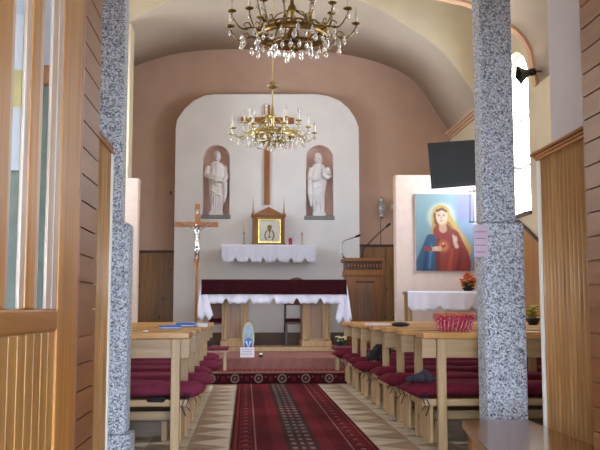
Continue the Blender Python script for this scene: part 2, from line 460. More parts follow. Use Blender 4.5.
# platform and step
Y1, Y2 = at(276, 383, 11.5).y, 12.0
Y1 = 11.49
struct(B(XL, XR, Y1, Y2, 0, .16).build('floor_step', m_plat, bevel=.004))
struct(B(XL, XR, Y2, YB, 0, PZ).build('floor_platform', m_plat, bevel=.004))

# side altar partition walls
YP = 13.75
def partition(name, x0, x1, zt):
    return struct(B(x0, x1, YP, YP+.18, PZ, zt).build(name, m_peach, bevel=.02))
partition('wall_partition_right', X(396, YP), XR, Z(175, YP, 430))
partition('wall_partition_left', XL, X(137, YP), Z(178, YP, 135))

# side wainscot right: follows the step down
s_ = MB(); yA, yB_, yC = 12.5, 11.94, 11.3
s_.poly([(6.0, 0), (6.0, 1.75), (yC, 1.8), (yB_, Z(234, 11.94, 538)), (yA, Z(222, 12.5, 525)), (YP, Z(222, 12.5, 525)), (YP, 0)], (XR-.03, XR-.002), 'x')
struct(s_.build('wall_wainscot_side', m_pine_y))
c = MB().tube([(XR-.035, 6.0, 1.76), (XR-.035, yC, 1.81), (XR-.035, yB_, Z(234, 11.94, 538)+.01), (XR-.035, yA, Z(222, 12.5, 525)+.01), (XR-.035, YP, Z(222, 12.5, 525)+.01)], .025, 6)
struct(c.build('trim_side_cap', m_dark))

# ---------------------------------------------------------------- narthex (passage between door and nave)
NXR = at(549, 60, 4.7).x; NXL = 2*CX-NXR
struct(B(XL, NXL, 3.5, 4.7, 0, 3.35).build('wall_narthex_left', m_lilac))
struct(B(NXR, XR, 3.5, 4.7, 0, 3.35).build('wall_narthex_right', m_lilac))
for o in (bpy.data.objects['wall_narthex_left'], bpy.data.objects['wall_narthex_right']): pass
def nwains(side):
    xw = NXR if side == 1 else NXL
    zc = Z(157, 4.7, 527)-.035 if side == 1 else Z(150, 4.7, 114)-.035
    FW = (xw-at(541, 220, 4.62).x) if side == 1 else (at(110, 220, 4.62).x-xw)
    CW = (xw-at(528, 155, 4.72).x) if side == 1 else (at(114.5, 150, 4.72).x-xw)
    b = MB(); y = 3.52; step = .055
    b.box(xw, xw-side*(FW-.02), 3.5, 4.62, 0, zc)
    i = 0
    while y < 4.58:
        y2 = min(y+step, 4.62)
        b.tube([(xw-side*(FW-.02), (y+y2)/2, .001), (xw-side*(FW-.02), (y+y2)/2, zc-.001)], .0235, 10); y += step
    o = struct(b.build('wall_narthex_wainscot_%s' % ('right' if side == 1 else 'left'), m_wains))
    c = MB(); c.box(xw, xw-side*(FW+.012), 3.5, 4.66, zc, zc+.018); c.box(xw, xw-side*(FW+CW)/2, 3.5, 4.69, zc+.018, zc+.036); c.box(xw, xw-side*CW, 3.5, 4.72, zc+.036, zc+.052)
    struct(c.build('trim_narthex_cap_%s' % ('right' if side == 1 else 'left'), m_cap, bevel=.008))
    struct(B(xw, xw-side*(FW+.01), 4.62, 4.65, 0, zc).build('trim_wainscot_end_%s' % ('right' if side == 1 else 'left'), m_candle, bevel=.004))
nwains(1); nwains(-1)
# doorway between the vestibule and the narthex
DXL, DXR = X(98, 3.5, 200)-.0, X(584, 3.5, 150)
struct(B(-3.5, DXL-.03, 3.1, 3.5, 0, 3.35).build('wall_door_left', m_outer))
struct(B(DXR+.03, 4.6, 3.1, 3.5, 0, 3.35).build('wall_door_right', m_outer))
struct(B(DXL-.03, DXR+.03, 3.1, 3.5, 2.75, 3.35).build('wall_door_head', m_outer))
for nm, xa, sd in (('left', DXL-.03, 1), ('right', DXR+.03, -1)):
    b = MB(); z = 0
    b.box(xa, xa+sd*.018, 3.13, 3.5, 0, 2.75)
    while z < 2.74:
        b.box(xa+sd*.012, xa+sd*.03, 3.13, 3.5, z+.003, z+.0965); z += .1
    struct(b.build('wall_reveal_planks_'+nm, m_plank))
    struct(B(xa-sd*.04, xa+sd*.036, 3.095, 3.13, 0, 2.75).build('trim_door_jamb_'+nm, m_jamb, bevel=.006))
# outer wall wainscot seen through the door glass
struct(B(-3.4, -.66, 3.06, 3.1, 0, 1.80).build('wall_vestibule_wainscot', plain('grey_green_boards', rgb(128,138,124), .7, var=.1)))
struct(B(-3.4, -.66, 3.02, 3.1, 1.80, 1.87).build('trim_vestibule_cap', m_cap, bevel=.006))
# vestibule shell with open outer doorway
struct(B(-3.5, -3.3, -2.6, 3.1, 0, 3.3).build('wall_vestibule_left', m_outer))
struct(B(4.4, 4.6, -2.6, 3.1, 0, 3.3).build('wall_vestibule_right', m_outer))
struct(MB().poly([(-3.5, 0), (-1.6, 0), (-1.6, 2.35), (2.4, 2.35), (2.4, 0), (4.6, 0), (4.6, 3.3), (-3.5, 3.3)], (-2.8, -2.6), 'y').build('wall_vestibule_outer', m_outer))
struct(B(-3.5, 4.6, -2.8, 3.5, 3.35, 3.5).build('ceiling_vestibule', m_outer))
struct(B(-30, 30, -30, -2.8, -.2, -.1).build('ground_outside', m_conc))

# ---------------------------------------------------------------- opened door leaf
LX = DXL+.012
def YL_(px, xx=None): return (LX if xx is None else xx)/at(px, 309, 1.0).x
d = thing('glazed_door_leaf', 'varnished oak door leaf with narrow glass panes above beadboard, folded open at left edge', 'door', (LX, 3.1, 0))
def leafbox(y0, y1, z0, z1, x0=-.04, x1=0): return (x0, x1, y0-3.1, y1-3.1, z0, z1)
yh = YL_(77); ys = YL_(58)
B(*leafbox(ys, yh, .02, 2.7)).build('stile', m_door, d, bevel=.006)
B(*leafbox(1.70, 1.88, .02, 2.7)).build('stile', m_door, d, bevel=.006)
ztop, zbot = 1.0, 1-21.5*ys/F
B(*leafbox(1.88, ys, zbot, ztop)).build('rail', m_door_h, d, bevel=.008)
B(*leafbox(1.88, ys, .02, .25)).build('rail', m_door_h, d, bevel=.008)
B(*leafbox(1.88, ys, 2.55, 2.7)).build('rail', m_door_h, d, bevel=.008)
b = MB(); y = ys
while y > 1.9:
    b.box(*leafbox(max(y-.088, 1.88)+.004, y-.004, .25, zbot, -.032, -.008)); y -= .088
b.box(*leafbox(1.88, ys, .25, zbot, -.028, -.016))
b.build('beadboard_panel', m_bead, d, bevel=.003)
m_glare_bead = wood('glare_pale_bead_oak', rgb(176,140,112), rgb(214,190,172), 2, 1, rough=.3)  # bead oak paled so its colour carries the glare on the glazing
for (pa, pb) in ((25, 34), (-14, 4)):
    B(*leafbox(YL_(pa), YL_(pb), ztop, 2.55, -.018, 0)).build('muntin', m_door, d, bevel=.005)
b = MB()
for (pa, pb) in ((47, 52), (53, 57.9), (34.3, 38), (20, 24.8), (4.3, 8)):
    b.box(*leafbox(YL_(pa), YL_(pb), ztop, 2.55, -.014, -.004))
b.build('glazing_bead', m_glare_bead, d, bevel=.002)
for (pa, pb) in ((37.9, 47.1), (7.9, 20.1)):
    B(*leafbox(YL_(pa)-.005, YL_(pb)+.005, ztop-.01, 2.56, -.009, -.006)).build('glass_pane', m_doorglass, d)
# white card added in place of the bright window seen through the pane
yP_ = 3.055
pc0, pc1 = at(3, 18, yP_), at(22, 172, yP_)
pst = thing('window_stand_in', 'white card with a yellow band, standing in for the bright window beyond the door glass, left edge', 'window_stand_in', (pc0.x, 3.02, pc1.z))
w_ = pc1.x-pc0.x; h_ = pc0.z-pc1.z
B(0, w_, -.006, 0, 0, h_).build('sheet', m_paper, pst)
B(0, w_, -.008, -.006, h_*.40, h_*.64).build('yellow_band', m_yel, pst)

# ---------------------------------------------------------------- columns
def column(px0, px1, side, label):
    Yc = 5.6
    x0, x1 = X(px0, Yc, 330), X(px1, Yc, 330)
    w = x1-x0; d_ = w*.8
    zt = Z(219, Yc, (px0+px1)/2)
    r = thing('pebbledash_column', label, 'column', ((x0+x1)/2, Yc+d_/2, 0), group='columns at the nave entrance')
    h = w/2
    g_ = d_/2
    B(-h, h, -g_, g_, .2, zt-.02).build('lower_shaft', m_terr, r, bevel=.02)
    B(-h+(.0 if side == 1 else .03), h-(.05 if side == 1 else .056), -g_+.004, g_-.02, zt-.02, 3.35).build('upper_shaft', m_terr, r, bevel=.02)
    B(-h-.03, h+.03, -g_-.03, g_+.03, 0, .2).build('base_block', m_terr, r, bevel=.012)
    return r
cr_ = column(486, 527, 1, 'grey pebbledash column at right in front of the pews')
cl_ = column(86, 127.5, -1, 'grey pebbledash column at left beside the wood wainscot')
# paper notice on right column
nx = cr_.location.x-(X(527, 5.6, 330)-X(486, 5.6, 330))/2
p = at(473.5, 225, 5.6); q = at(473.5, 257, 5.6)
nt = thing('paper_notice', 'pale lilac paper notice taped to the side of the right column', 'notice', (nx, 5.58, q.z))
B(-.075, .02, 0, .002, 0, p.z-q.z).build('sheet', m_paperl, nt)
for k in range(4): B(-.065, .008, -.001, 0, .03+k*.045, .036+k*.045).build('text_line', m_ink, nt)

# ---------------------------------------------------------------- bench lower right
bx = thing('wooden_bench', 'glossy brown wooden bench in the right foreground against the wainscot', 'bench', (1.30, 3.53, 0))
t = MB()
pl = [(at(462, 420, 4.6).x-1.30, 4.6-3.53), (.23, 4.6-3.53), (.23, .02), (1.02-1.30, .02)]
zb_ = at(462, 420, 4.6).z
t.poly(pl, (zb_-.045, zb_), 'z'); t.build('seat', m_bench, bx, bevel=.006)
for (ax, ay) in ((-.12, .93), (.13, .93), (-.16, .12), (.13, .12)):
    B(ax, ax+.06, ay, ay+.06, 0, zb_-.045).build('leg', m_bench_edge, bx)
B(-.1, .16, .93, .96, zb_-.12, zb_-.045).build('apron', m_bench_edge, bx); B(-.14, .16, .15, .18, zb_-.12, zb_-.045).build('apron', m_bench_edge, bx)

# ---------------------------------------------------------------- pews
m_knee = wood('dark_brown_kneeler', rgb(76,56,40), rgb(116,90,66), 0)
def make_pew(s, L, label, group, kneeler):
    r = thing('pew', label, 'pew', (0, 0, 0), group=group)
    def bb(x0, x1, *a): return B(s*x0, s*x1, *a)
    iu = .10 if s == 1 else .062
    for xx in (iu, L-.165, L/2):
        bb(xx, xx+.062, 0, .05, 0, .79).build('upright', m_oak, r, bevel=.004)
    bb(0, L, .05, .075, .655, .79).build('back_panel', m_oak_x, r, bevel=.003)
    bb(-.004, L+.004, -.012, .25, .79, .838).build('book_shelf', m_top, r, bevel=.008)
    bb(.0, L, .075, .50, .315, .365).build('seat_board', m_oak_x, r, bevel=.006)
    for xx in (.09, L-.155):
        bb(xx, xx+.062, .42, .475, 0, .315).build('front_leg', m_oak, r, bevel=.004)
        bb(xx-.035, xx-.01, .08, .46, .06, .315).build('end_panel', m_oak, r, bevel=.003)
    bb(.16, L-.16, .43, .45, .18, .24).build('stretcher', m_oak_x, r)
    if kneeler:
        k_ = bb(.1, L-.1, -.26, -.08, .15, .18).build('kneeler', m_knee, r); bb(.12, L-.12, -.12, -.10, .02, .13).build('kneeler_board', m_knee, k_)  # front board added to close off and darken the space under the pew
        for xx in (.2, L-.26): bb(xx, xx+.04, -.24, -.1, 0, .15).build('kneeler_support', m_oak, k_)
    return r
def make_cushion(s, x0, x1, lab, mat, group):
    w = x1-x0; b = MB(); nx_, ny_ = 40, 8; vs = []
    for side in (0, 1):
        for j in range(ny_+1):
            for i in range(nx_+1):
                a = i/nx_; c = j/ny_
                e = min(1, min(a, 1-a)*w/.05)**.5*min(1, min(c, 1-c)*.4/.05)**.5
                seam = 1-.35*math.exp(-((a*w*1.0 % .55-.275)/.03)**2)
                h = .012+.036*e*seam
                wob = .006*math.sin(a*17+c*5)
                vs.append((s*(x0+a*w), .06+c*.40, .052+(h+wob if side else -h*.95)))
    N = nx_+1; T = N*(ny_+1); fs = []
    for side in (0, 1):
        for j in range(ny_):
            for i in range(nx_):
                f = (side*T+j*N+i, side*T+j*N+i+1, side*T+(j+1)*N+i+1, side*T+(j+1)*N+i); fs.append(f if side else f[::-1])
    for i in range(nx_): fs += [(i, i+1, T+i+1, T+i), (ny_*N+i+1, ny_*N+i, T+ny_*N+i, T+ny_*N+i+1)]
    for j in range(ny_): fs += [((j+1)*N, j*N, T+j*N, T+(j+1)*N), (j*N+nx_, (j+1)*N+nx_, T+(j+1)*N+nx_, T+j*N+nx_)]
    b.add(vs, fs, True)
    r = thing('seat_cushion', lab, 'cushion', group=group)
    b.build('cushion_pad', mat, r)
    for q in range(2):
        xx = x0+.10+q*.03
        MB().tube([(s*xx, .07, .05), (s*xx, .04, .0), (s*(xx+.02), .035, -.05), (s*(xx-.01), .03, -.08-.04*q)], .004, 6).build('tie', m_navy, r)
    return r
ordw = ['nearest', 'second', 'third', 'fourth', 'fifth', 'sixth', 'seventh']
pewsL = [6.05+.84*i for i in range(6)]
pewsR = [5.97+.80*i for i in range(7)]
for s, X0, ys, L, sd in ((-1, -.395, pewsL, 2.6, 'left'), (1, 1.25, pewsR, 2.6, 'right')):
    g = 'oak pews in the %s row' % sd; gc = 'seat cushions on the %s pews' % sd
    def plab(i):
        if i == 0: return 'oak pew nearest the entrance in the %s row' % sd
        if i == len(ys)-1: return 'oak pew closest to the altar step in the %s row' % sd
        return '%s oak pew from the entrance in the %s row' % (ordw[i], sd)
    def clab(i, c='maroon'):
        if i == 0: return c+' seat cushion on the %s pew nearest the entrance' % sd
        if i == len(ys)-1: return c+' seat cushion on the %s pew closest to the altar step' % sd
        return c+' seat cushion on the %s %s pew from the entrance' % (ordw[i], sd)
    first = make_pew(s, L, plab(0), g, False); first.location = (X0, ys[0], 0)
    proto = make_pew(s, L, plab(1), g, True); proto.location = (X0, ys[1], 0)
    for i in range(2, len(ys)): dup(proto, (X0, ys[i], 0), label=plab(i))
    cmats = (m_cush2 if s == -1 else m_cush)
    pc = make_cushion(s, -.10, L-.1, clab(0), cmats, gc); pc.location = (X0, ys[0]+.02, .37)
    for i in range(1, len(ys)):
        jit = [0, .03, -.02, .05, .01, -.03, .02][i]
        dup(pc, (X0-s*jit, ys[i]+.02, .37), label=clab(i))
# ---- things lying on pew shelves
# basket
bp = at(455, 325, 6.08); zs = .838
bk = thing('wicker_basket', 'pink and red woven wicker basket on the nearest right pew', 'basket', (bp.x, 6.10, zs))
R0 = .145
b = MB()
for k in range(7):
    z = .008+.016*k; r_ = R0*(.72+.28*(k/6)**.7)
    b.tube([(r_*math.cos(a)+.004*math.cos(9*a+k*PI), (r_*math.sin(a))*.8, z+.004*math.sin(12*a+k*PI)) for a in [2*PI*i/48 for i in range(49)]], .0085, 5)
b.build('woven_wall', plain('crimson_wicker', rgb(178,44,70), .4, var=.35, scale=55), bk)
MB().lathe([(R0*.7, 0), (R0*.7, .006), (.001, .006)], 24, sy=.8).build('base', m_cush, bk)
b = MB()
for ph in (0, PI):
    b.tube([(R0*1.03*math.cos(a), R0*.82*math.sin(a), .122+.006*math.sin(10*a+ph)) for a in [2*PI*i/60 for i in range(61)]], .007, 6)
b.build('braided_rim', plain('russet_wicker', rgb(190,90,60), .4, var=.3, scale=50), bk)
b = MB(); rr_ = random.Random(3)
for k in range(26):
    a = k*2*PI/26; b.tube([(R0*.74*math.cos(a), R0*.74*math.sin(a)*.8, .0), (R0*.93*math.cos(a+.1), R0*.93*.8*math.sin(a+.1), .05), (R0*1.02*math.cos(a+.2), R0*1.02*.8*math.sin(a+.2), .12)], .005, 5)
b.build('stakes', plain('pale_pink_wicker', rgb(226,150,150), .35, var=.2, scale=50), bk)
# blue booklets etc. on left row
def booklet(px, Y, rz, mat, label, w=.13, name='prayer_booklet', t=.014, group=None):
    p_ = at(px, 320, Y)
    o = thing(name, label, 'booklet', (p_.x, Y, .839), rz, group)
    B(-w/2, w/2, -.070, .07, t*.2, t*.45).build('pages', m_paper, o); B(-w/2-.002, w/2+.002, -.072, .072, t*.45, t).build('cover', mat, o); B(-w/2-.002, w/2+.002, -.072, .072, 0, t*.2).build('cover', mat, o)
    return o
booklet(170, 7.02, .3, m_blue, 'blue booklet on the left pew shelf, nearer of the two blue ones', .15, t=.03)
booklet(187, 7.90, -.2, m_blue, 'blue booklet with white pages on the left pew shelf, beside the smaller stack', .16, t=.035)
booklet(200, 7.90, .5, m_paper, 'small white booklet next to the blue booklets on a left pew', .08, t=.03)
booklet(146, 6.17, .1, m_paper, 'small white slip lying on the nearest left pew shelf', .03, t=.008)
booklet(375, 8.50, .2, m_paperl, 'pale lilac booklet on a far right pew shelf', .16, t=.02)
booklet(388, 8.50, -.2, m_paper, 'white leaflet beside the black hymnal on a right pew', .1, t=.015)
cs = thing('black_case', 'small black oval case on a right pew shelf', 'case', (at(400, 318, 7.72).x, 7.7, .839))
MB().sph((0, 0, .022), (.085, .05, .022), 16, 8).build('case_body', m_black, cs)
MB().tube([(.085*math.cos(a), .05*math.sin(a), .022) for a in [2*PI*i/24 for i in range(25)]], .003, 6).build('seam', m_navy, cs)
# dark cloth lying on the cushion end of the first right pew + jacket further on
def cloth_lump(name, label, cat, loc, dims, mat, seed, peak=(0, 0), folds=16):
    r = random.Random(seed); b = MB(); X_, Y_, Z_ = dims
    b.sph((0, 0, Z_*.25), (X_*.36, Y_*.36, Z_*.24), 14, 8)
    for k in range(folds):
        a = 2*PI*k/folds+.3*r.random(); q = .8+.25*r.random(); hgt = Z_*(.75+.25*r.random())
        p0 = Vector((peak[0]+.02*r.random(), peak[1]+.02*r.random(), hgt))
        p2 = Vector((X_*.5*q*math.cos(a), Y_*.5*q*math.sin(a), .014))
        p1 = (p0+p2)/2+Vector((0.02*math.sin(k*2.3), .02*math.cos(k*1.7), -.10*Z_+.06*Z_*r.random()))
        b.tube([p0, p1, p2, p2+Vector((.012*math.cos(a+1), .012*math.sin(a+1), 0))], [X_*.10, X_*.11, .017, .012], 8)
    o = b.build(name, mat, None, loc, remesh=.009); return tag(o, label, cat)
cloth_lump('folded_scarf', 'dark navy scarf bundled on the aisle end of the nearest right pew cushion', 'scarf', (1.27, 6.20, .474), (.20, .26, .075), m_navy, 5, (.03, 0), 11)
cloth_lump('black_jacket', 'black jacket heaped on a cushion midway along the right pews', 'jacket', (1.34, 8.70, .47), (.26, .2, .27), m_blackc, 9, (.09, .0), 16)
cloth_lump('black_gloves', 'small black gloves beside the cushion on the nearest left pew', 'gloves', (-.62, 6.09, .352), (.12, .06, .03), m_blackc, 4)

# ---------------------------------------------------------------- carpets
rx0, rx1 = -.105, .955; W = rx1-rx0
def runner(a, b):
    u = a/W; v = b/2.7
    base = (146, 34, 44)
    def near_(x, c_, w): return abs(x-c_) < w
    s_ = 1 if u < .5 else -1; d_ = min(u, 1-u)
    if d_ < .025: return (92, 26, 30)
    if d_ < .04: return (168, 60, 60)
    if d_ < .165:
        c_ = (150, 38, 48)
        if (v % .085) < .04 and .065 < d_ < .14: c_ = (88, 30, 40)
        if (v % .085) < .012 and .085 < d_ < .12: c_ = (190, 140, 120)
        if d_ < .055 or d_ > .152: c_ = (100, 26, 34)
        return c_
    if d_ < .178: return (196, 150, 130)
    if d_ < .30:
        c_ = (124, 28, 38)
        if ((v+.02) % .06) < .022 and .2 < d_ < .28 and (int(v/.06)+int(u*60)) % 2: c_ = (84, 32, 36)
        return c_
    if d_ < .385:
        return (140, 38, 48) if (v % .05) > .012 else (134, 44, 52)
    if d_ < .41: return (92, 50, 44)
    # centre: rows of pale guls on dark
    q = (u-.41)/.18; k = q*3 % 1; vv = v % .075
    if vv < .035 and .25 < k < .8: return (158+int(30*math.sin(b*3.1+k*5)), 140, 132)
    if vv < .05 and .12 < k < .9: return (66, 50, 54)
    return (104, 54, 58)
ru = grid_colour('aisle_runner', W, Y1-.02-4.75, 110, 620, lambda a, b: tuple(q*(.84+.10*math.sin(b*2.1)*math.sin(a*5)) for q in runner(a, b)), m_rug, None, (rx0, 4.75, .001), thick=.008)
tag(ru, 'long red patterned runner carpet down the middle aisle', 'carpet')
def riser(a, b):   # b from top downwards
    p = .315; k = (a+.06) % p - p/2; z = b-.085
    r = math.hypot(k, z)
    if b < .02: return (150, 116, 88)
    if b < .028: return (60, 20, 24)
    if .042 < r < .058: return (150, 124, 108)
    if r < .022: return (120, 90, 80)
    if abs(abs(k)-.09) < .012 and abs(z+.02) < .014: return (130, 60, 56)
    if abs(abs(k)-.145) < .012 and abs(z) < .03: return (104, 30, 38)
    return (60, 20, 26)
sx0, sx1 = -.55, 1.72
sr = thing('step_carpet', 'dark maroon carpet with pale medallion rings over the altar step', 'carpet', (sx0, Y1, 0))
grid_colour('riser_border', sx1-sx0, .16, 260, 24, riser, m_rug, sr, (0, -.002, .004), 'xz')
def tread(a, b):
    if b < .03: return (150, 112, 84)
    if ((a % .07) < .03) and ((b % .1) < .05): return (166, 96, 84)
    return (134, 44, 50)
grid_colour('tread', sx1-sx0, Y2-Y1-.012, 200, 30, tread, m_rug, sr, (0, 0, .162))
def plain_rug(a, b):
    t = .5+.5*math.sin(a*40+math.sin(b*9)*2); return (156+8*t, 106+6*t, 96+6*t)
pr = thing('altar_carpet', 'plain dusty pink carpet on the altar platform', 'carpet', (sx0+.02, Y2, 0))
grid_colour('riser_face', 2.25, PZ-.165, 60, 8, plain_rug, m_rug, pr, (0, -.002, .168), 'xz')
grid_colour('platform_sheet', 2.25, 1.9, 60, 40, plain_rug, m_rug, pr, (0, 0, PZ+.002))

# ---------------------------------------------------------------- altar
YA = 14.0
al = thing('altar', 'oak altar table on two panelled pedestals in the sanctuary', 'altar', (at(274, 347, YA).x, YA, PZ))
ax = al.location.x; ay = YA
def lx(px, Y=YA, py=320): return X(px, Y, py)-ax
zt = Z(281, YA)-PZ
B(lx(213), lx(336), 0, .8, 0, .07).build('plinth', m_alt, al, bevel=.01)
for a_, b_ in ((221.5, 248.5), (303, 331)):
    x0, x1 = lx(a_), lx(b_)
    pd = B(x0, x1, .1, .7, .07, zt-.06).build('pedestal', m_alt, al, bevel=.006)
    B(x0-.02, x1+.02, .07, .73, .07, .17).build('pedestal_foot', m_alt, pd, bevel=.01)
    B(x0-.02, x1+.02, .07, .73, zt-.13, zt-.05).build('pedestal_cap', m_alt, pd, bevel=.01)
    w = x1-x0
    B(x0+w*.32, x1-w*.32, .09, .11, .22, zt-.18).build('inset_panel', m_alt_d, pd, bevel=.004)
    for f_ in (.1, .84):
        MB().lathe([(.03, .17), (.03, .21), (.022, .23), (.022, zt-.19), (.03, zt-.17), (.03, zt-.13)], 12, (x0+w*f_+.012, .085, 0)).build('pilaster', m_alt, pd)
    for f_ in (.26, .70): B(x0+w*f_, x0+w*f_+.012, .088, .102, .2, zt-.16).build('moulding', m_alt_d, pd)
B(lx(205), lx(343), -.02, .82, zt-.05, zt).build('tabletop', m_alt, al, bevel=.008)
def scal(x, p, a): return a*abs(math.sin(PI*x/p))
def fringe_sheet(x0, x1, y, z_top, drop, p, a, n=160, m=8, wave=.012, thick=.004, seed=0):
    vs = []; w = x1-x0
    for i in range(n+1):
        x = x0+w*i/n; q_ = abs(((x-x0)+p/2) % p-p/2) if a else 1; dd = drop-a*max(0, 1-(q_/.055)**2)+(.012*abs(math.sin(PI*(x-x0)/p*3)) if a else 0)
        for j in range(m+1):
            t = j/m
            vs.append((x, y-.006-wave*t*(1+math.sin(x*19+seed)+.5*math.sin(x*41+1)), z_top-dd*t))
    fs = [(i*(m+1)+j, (i+1)*(m+1)+j, (i+1)*(m+1)+j+1, i*(m+1)+j+1) for i in range(n) for j in range(m)]
    return MB().add(vs, fs, True)
zt_w = PZ+zt
xl_, xr_ = X(203, YA-.02, 290), X(345, YA-.02, 290)
cl = thing('altar_cloth', 'white lace edged cloth draped over the altar table', 'tablecloth', ((xl_+xr_)/2, YA, zt_w+.003))
hx = (xr_-xl_)/2
B(-hx-.01, hx+.01, -.03, .83, 0, .006).build('top_sheet', m_linen, cl)
fringe_sheet(-hx-.01, hx+.01, -.032, .004, Z(281, YA)-Z(303.5, YA), .385, .075, n=320, wave=.014).build('front_fall', m_linen, cl, solid=.004)
for sd, pe in ((-1, 321), (1, 325)):
    dr = Z(281, YA)-Z(pe, YA); vs = []; n_, m_ = 40, 10
    for i in range(n_+1):
        y = -.03+.86*i/n_
        for j in range(m_+1):
            t = j/m_; vs.append((sd*(hx+.012+.07*t+.02*t*math.sin(y*24)), y-.02*t, .004-(dr+scal(y, .15, .05)-.05)*t))
    fs = [(i*(m_+1)+j, (i+1)*(m_+1)+j, (i+1)*(m_+1)+j+1, i*(m_+1)+j+1) for i in range(n_) for j in range(m_)]
    MB().add(vs, fs, True).build('side_fall', m_linen, cl, solid=.004)
    # folded corner that shows from the front
    vs = []
    for i in range(13):
        for j in range(m_+1):
            t = j/m_; q = i/12
            vs.append((sd*(hx-.02*(1-q)-.17*t*(1-q)*1.0+.09*q*t+.02), -.04-.03*math.sin(q*9)*t-.02*t, .004-dr*t*(.86+.14*math.sin(q*7)**2)))
    fs = [(i*(m_+1)+j, (i+1)*(m_+1)+j, (i+1)*(m_+1)+j+1, i*(m_+1)+j+1) for i in range(12) for j in range(m_)]
    MB().add(vs, fs, True).build('corner_fold', m_linen, cl, solid=.004)
rc = thing('velvet_cover', 'burgundy velvet cover lying over the white altar cloth', 'cloth', ((xl_+xr_)/2, YA, zt_w+.011))
B(-hx-.02, hx+.02, -.055, .60, 0, .012).build('top_sheet', m_velvet, rc)
fringe_sheet(-hx-.02, hx+.02, -.062, .01, Z(279, YA)-Z(293.5, YA), 3, .0, wave=.004).build('front_fall', m_velvet, rc, solid=.01)
for sd in (-1, 1):
    MB().poly([(-.06, .008), (.6, .008), (.6, -.12), (-.06, -(Z(279, YA)-Z(294, YA)))], (sd*(hx+.02)-.006, sd*(hx+.02)+.006), 'x').build('side_fall', m_velvet, rc)

# chairs behind altar
def chair(px0, px1, pyt, Y, label):
    x0, x1 = X(px0, Y), X(px1, Y); w = x1-x0; h = Z(pyt, Y)-PZ
    r = thing('altar_chair', label, 'chair', ((x0+x1)/2, Y, PZ), group='chairs behind the altar')
    a = w/2
    for sx in (-1, 1):
        B(sx*a, sx*(a-.045), .4, .445, 0, h*.78).build('leg', m_dark, r, bevel=.004)
        B(sx*a, sx*(a-.045), 0, .045, 0, .46).build('leg', m_dark, r, bevel=.004)
    B(-a, a, 0, .44, .42, .46).build('seat_frame', m_dark, r); B(-a+.02, a-.02, .0, .40, .46, .52).build('seat', m_cush, r, bevel=.015)
    ol_ = [(-a, h*.6), (a, h*.6), (a, h*.8)]+[(a*math.cos(PI*k/12), h*.8+h*.2*math.sin(PI*k/12)) for k in range(1, 12)]+[(-a, h*.8)]
    MB().poly(ol_, (.41, .44), 'y').build('backrest', wood('chair_back_brown', rgb(92,50,36), rgb(130,78,54), 0), r)
    return r
chair(285, 311, 276.5, 15.2, 'brown chair with arched back behind the right half of the altar')
chair(208, 226, 300, 15.2, 'low brown chair behind the left end of the altar')

# shelf altar on back wall
sx0_, sx1_ = X(222, 16.05, 250), X(315, 16.05, 250); zsh = Z(244.5, 16.02, 268)
sh = thing('wall_shelf', 'oak mensa shelf fixed to the white wall below the tabernacle', 'shelf', ((sx0_+sx1_)/2, YW, zsh-.05))
hs = (sx1_-sx0_)/2
B(-hs, hs, -.48, 0, 0, .04).build('board', m_alt, sh)
for q in (-.5, .5): MB().poly([(-.3, 0), (0, 0), (0, -.12)], (q*hs-.02, q*hs+.02), 'x').build('bracket', m_alt, sh)
sc_ = thing('shelf_cloth', 'white scalloped lace cloth hanging over the wall shelf', 'tablecloth', ((sx0_+sx1_)/2, YW, zsh-.008))
B(-hs-.01, hs+.01, -.49, -.002, 0, .006).build('top_sheet', m_linen, sc_)
fringe_sheet(-hs-.01, hs+.01, -.49, .004, Z(244.5, 16)-Z(262, 16), .262, .07, n=280, wave=.01, seed=2).build('front_fall', m_linen, sc_, solid=.004)
for sd in (-1, 1):
    MB().poly([(-.49, .004), (-.002, .004), (-.002, -.22), (-.25, -.30), (-.49, -.24)], (sd*(hs+.01)-.003, sd*(hs+.01)+.003), 'x').build('side_fall', m_linen, sc_)

# tabernacle
YT = 16.15
tx = X(268.5, YT, 230); zb0 = zsh
tb = thing('tabernacle', 'wooden tabernacle with gilded door and pointed finials on the wall shelf', 'tabernacle', (tx, YT, zb0))
def tp(px, py): p_ = at(px, py, YT); return p_.x-tx, p_.z-zb0
zt1 = tp(268, 214)[1]; xa = tp(251.5, 230)[0]; xb = tp(285.5, 230)[0]
B(xa+.02, xb-.02, 0, .3, 0, zt1-.02).build('case', m_amb, tb, bevel=.004)
B(xa-.01, xb+.01, -.04, .32, zt1-.04, zt1).build('cornice', m_amb, tb, bevel=.006)
B(xa-.01, xb+.01, -.04, .32, 0, .03).build('foot', m_amb, tb, bevel=.006)
MB().poly([(xa+.06, zt1), (xb-.06, zt1), ((xa+xb)/2, tp(268, 207)[1])], (-.03, .25), 'y').build('pediment', m_amb, tb)
for xx in (xa+.03, xb-.03):
    pf = MB().lathe([(.022, .03), (.022, .05), (.015, .07), (.015, zt1-.08), (.022, zt1-.05)], 10, (xx, -.02, 0)).build('pillar', m_amb, tb)
    MB().lathe([(.022, 0), (.024, .03), (.014, .05), (.02, .07), (.012, .11), (.003, tp(254, 198)[1]-zt1)], 10, (xx, -.01, zt1)).build('finial', m_alt, tb)
dx0, dx1 = tp(258, 230)[0], tp(281, 230)[0]; dz0, dz1 = .035, tp(268, 219)[1]
w = dx1-dx0; h = dz1-dz0; t_ = .035
dr_ = MB().poly([(dx0, dz0), (dx1, dz0), (dx1, dz1), (dx0, dz1)], (-.025, .0), 'y', [[(dx0+t_, dz0+t_), (dx1-t_, dz0+t_), (dx1-t_, dz1-t_), (dx0+t_, dz1-t_)]]).build('gilded_frame', m_gold, tb, bevel=.005)
B(dx0+t_-.002, dx1-t_+.002, -.01, 0, dz0+t_-.002, dz1-t_+.002).build('door_panel', m_ivory, tb)
cxx = (dx0+dx1)/2; cz = dz0+t_
hh = h-2*t_
c = MB()
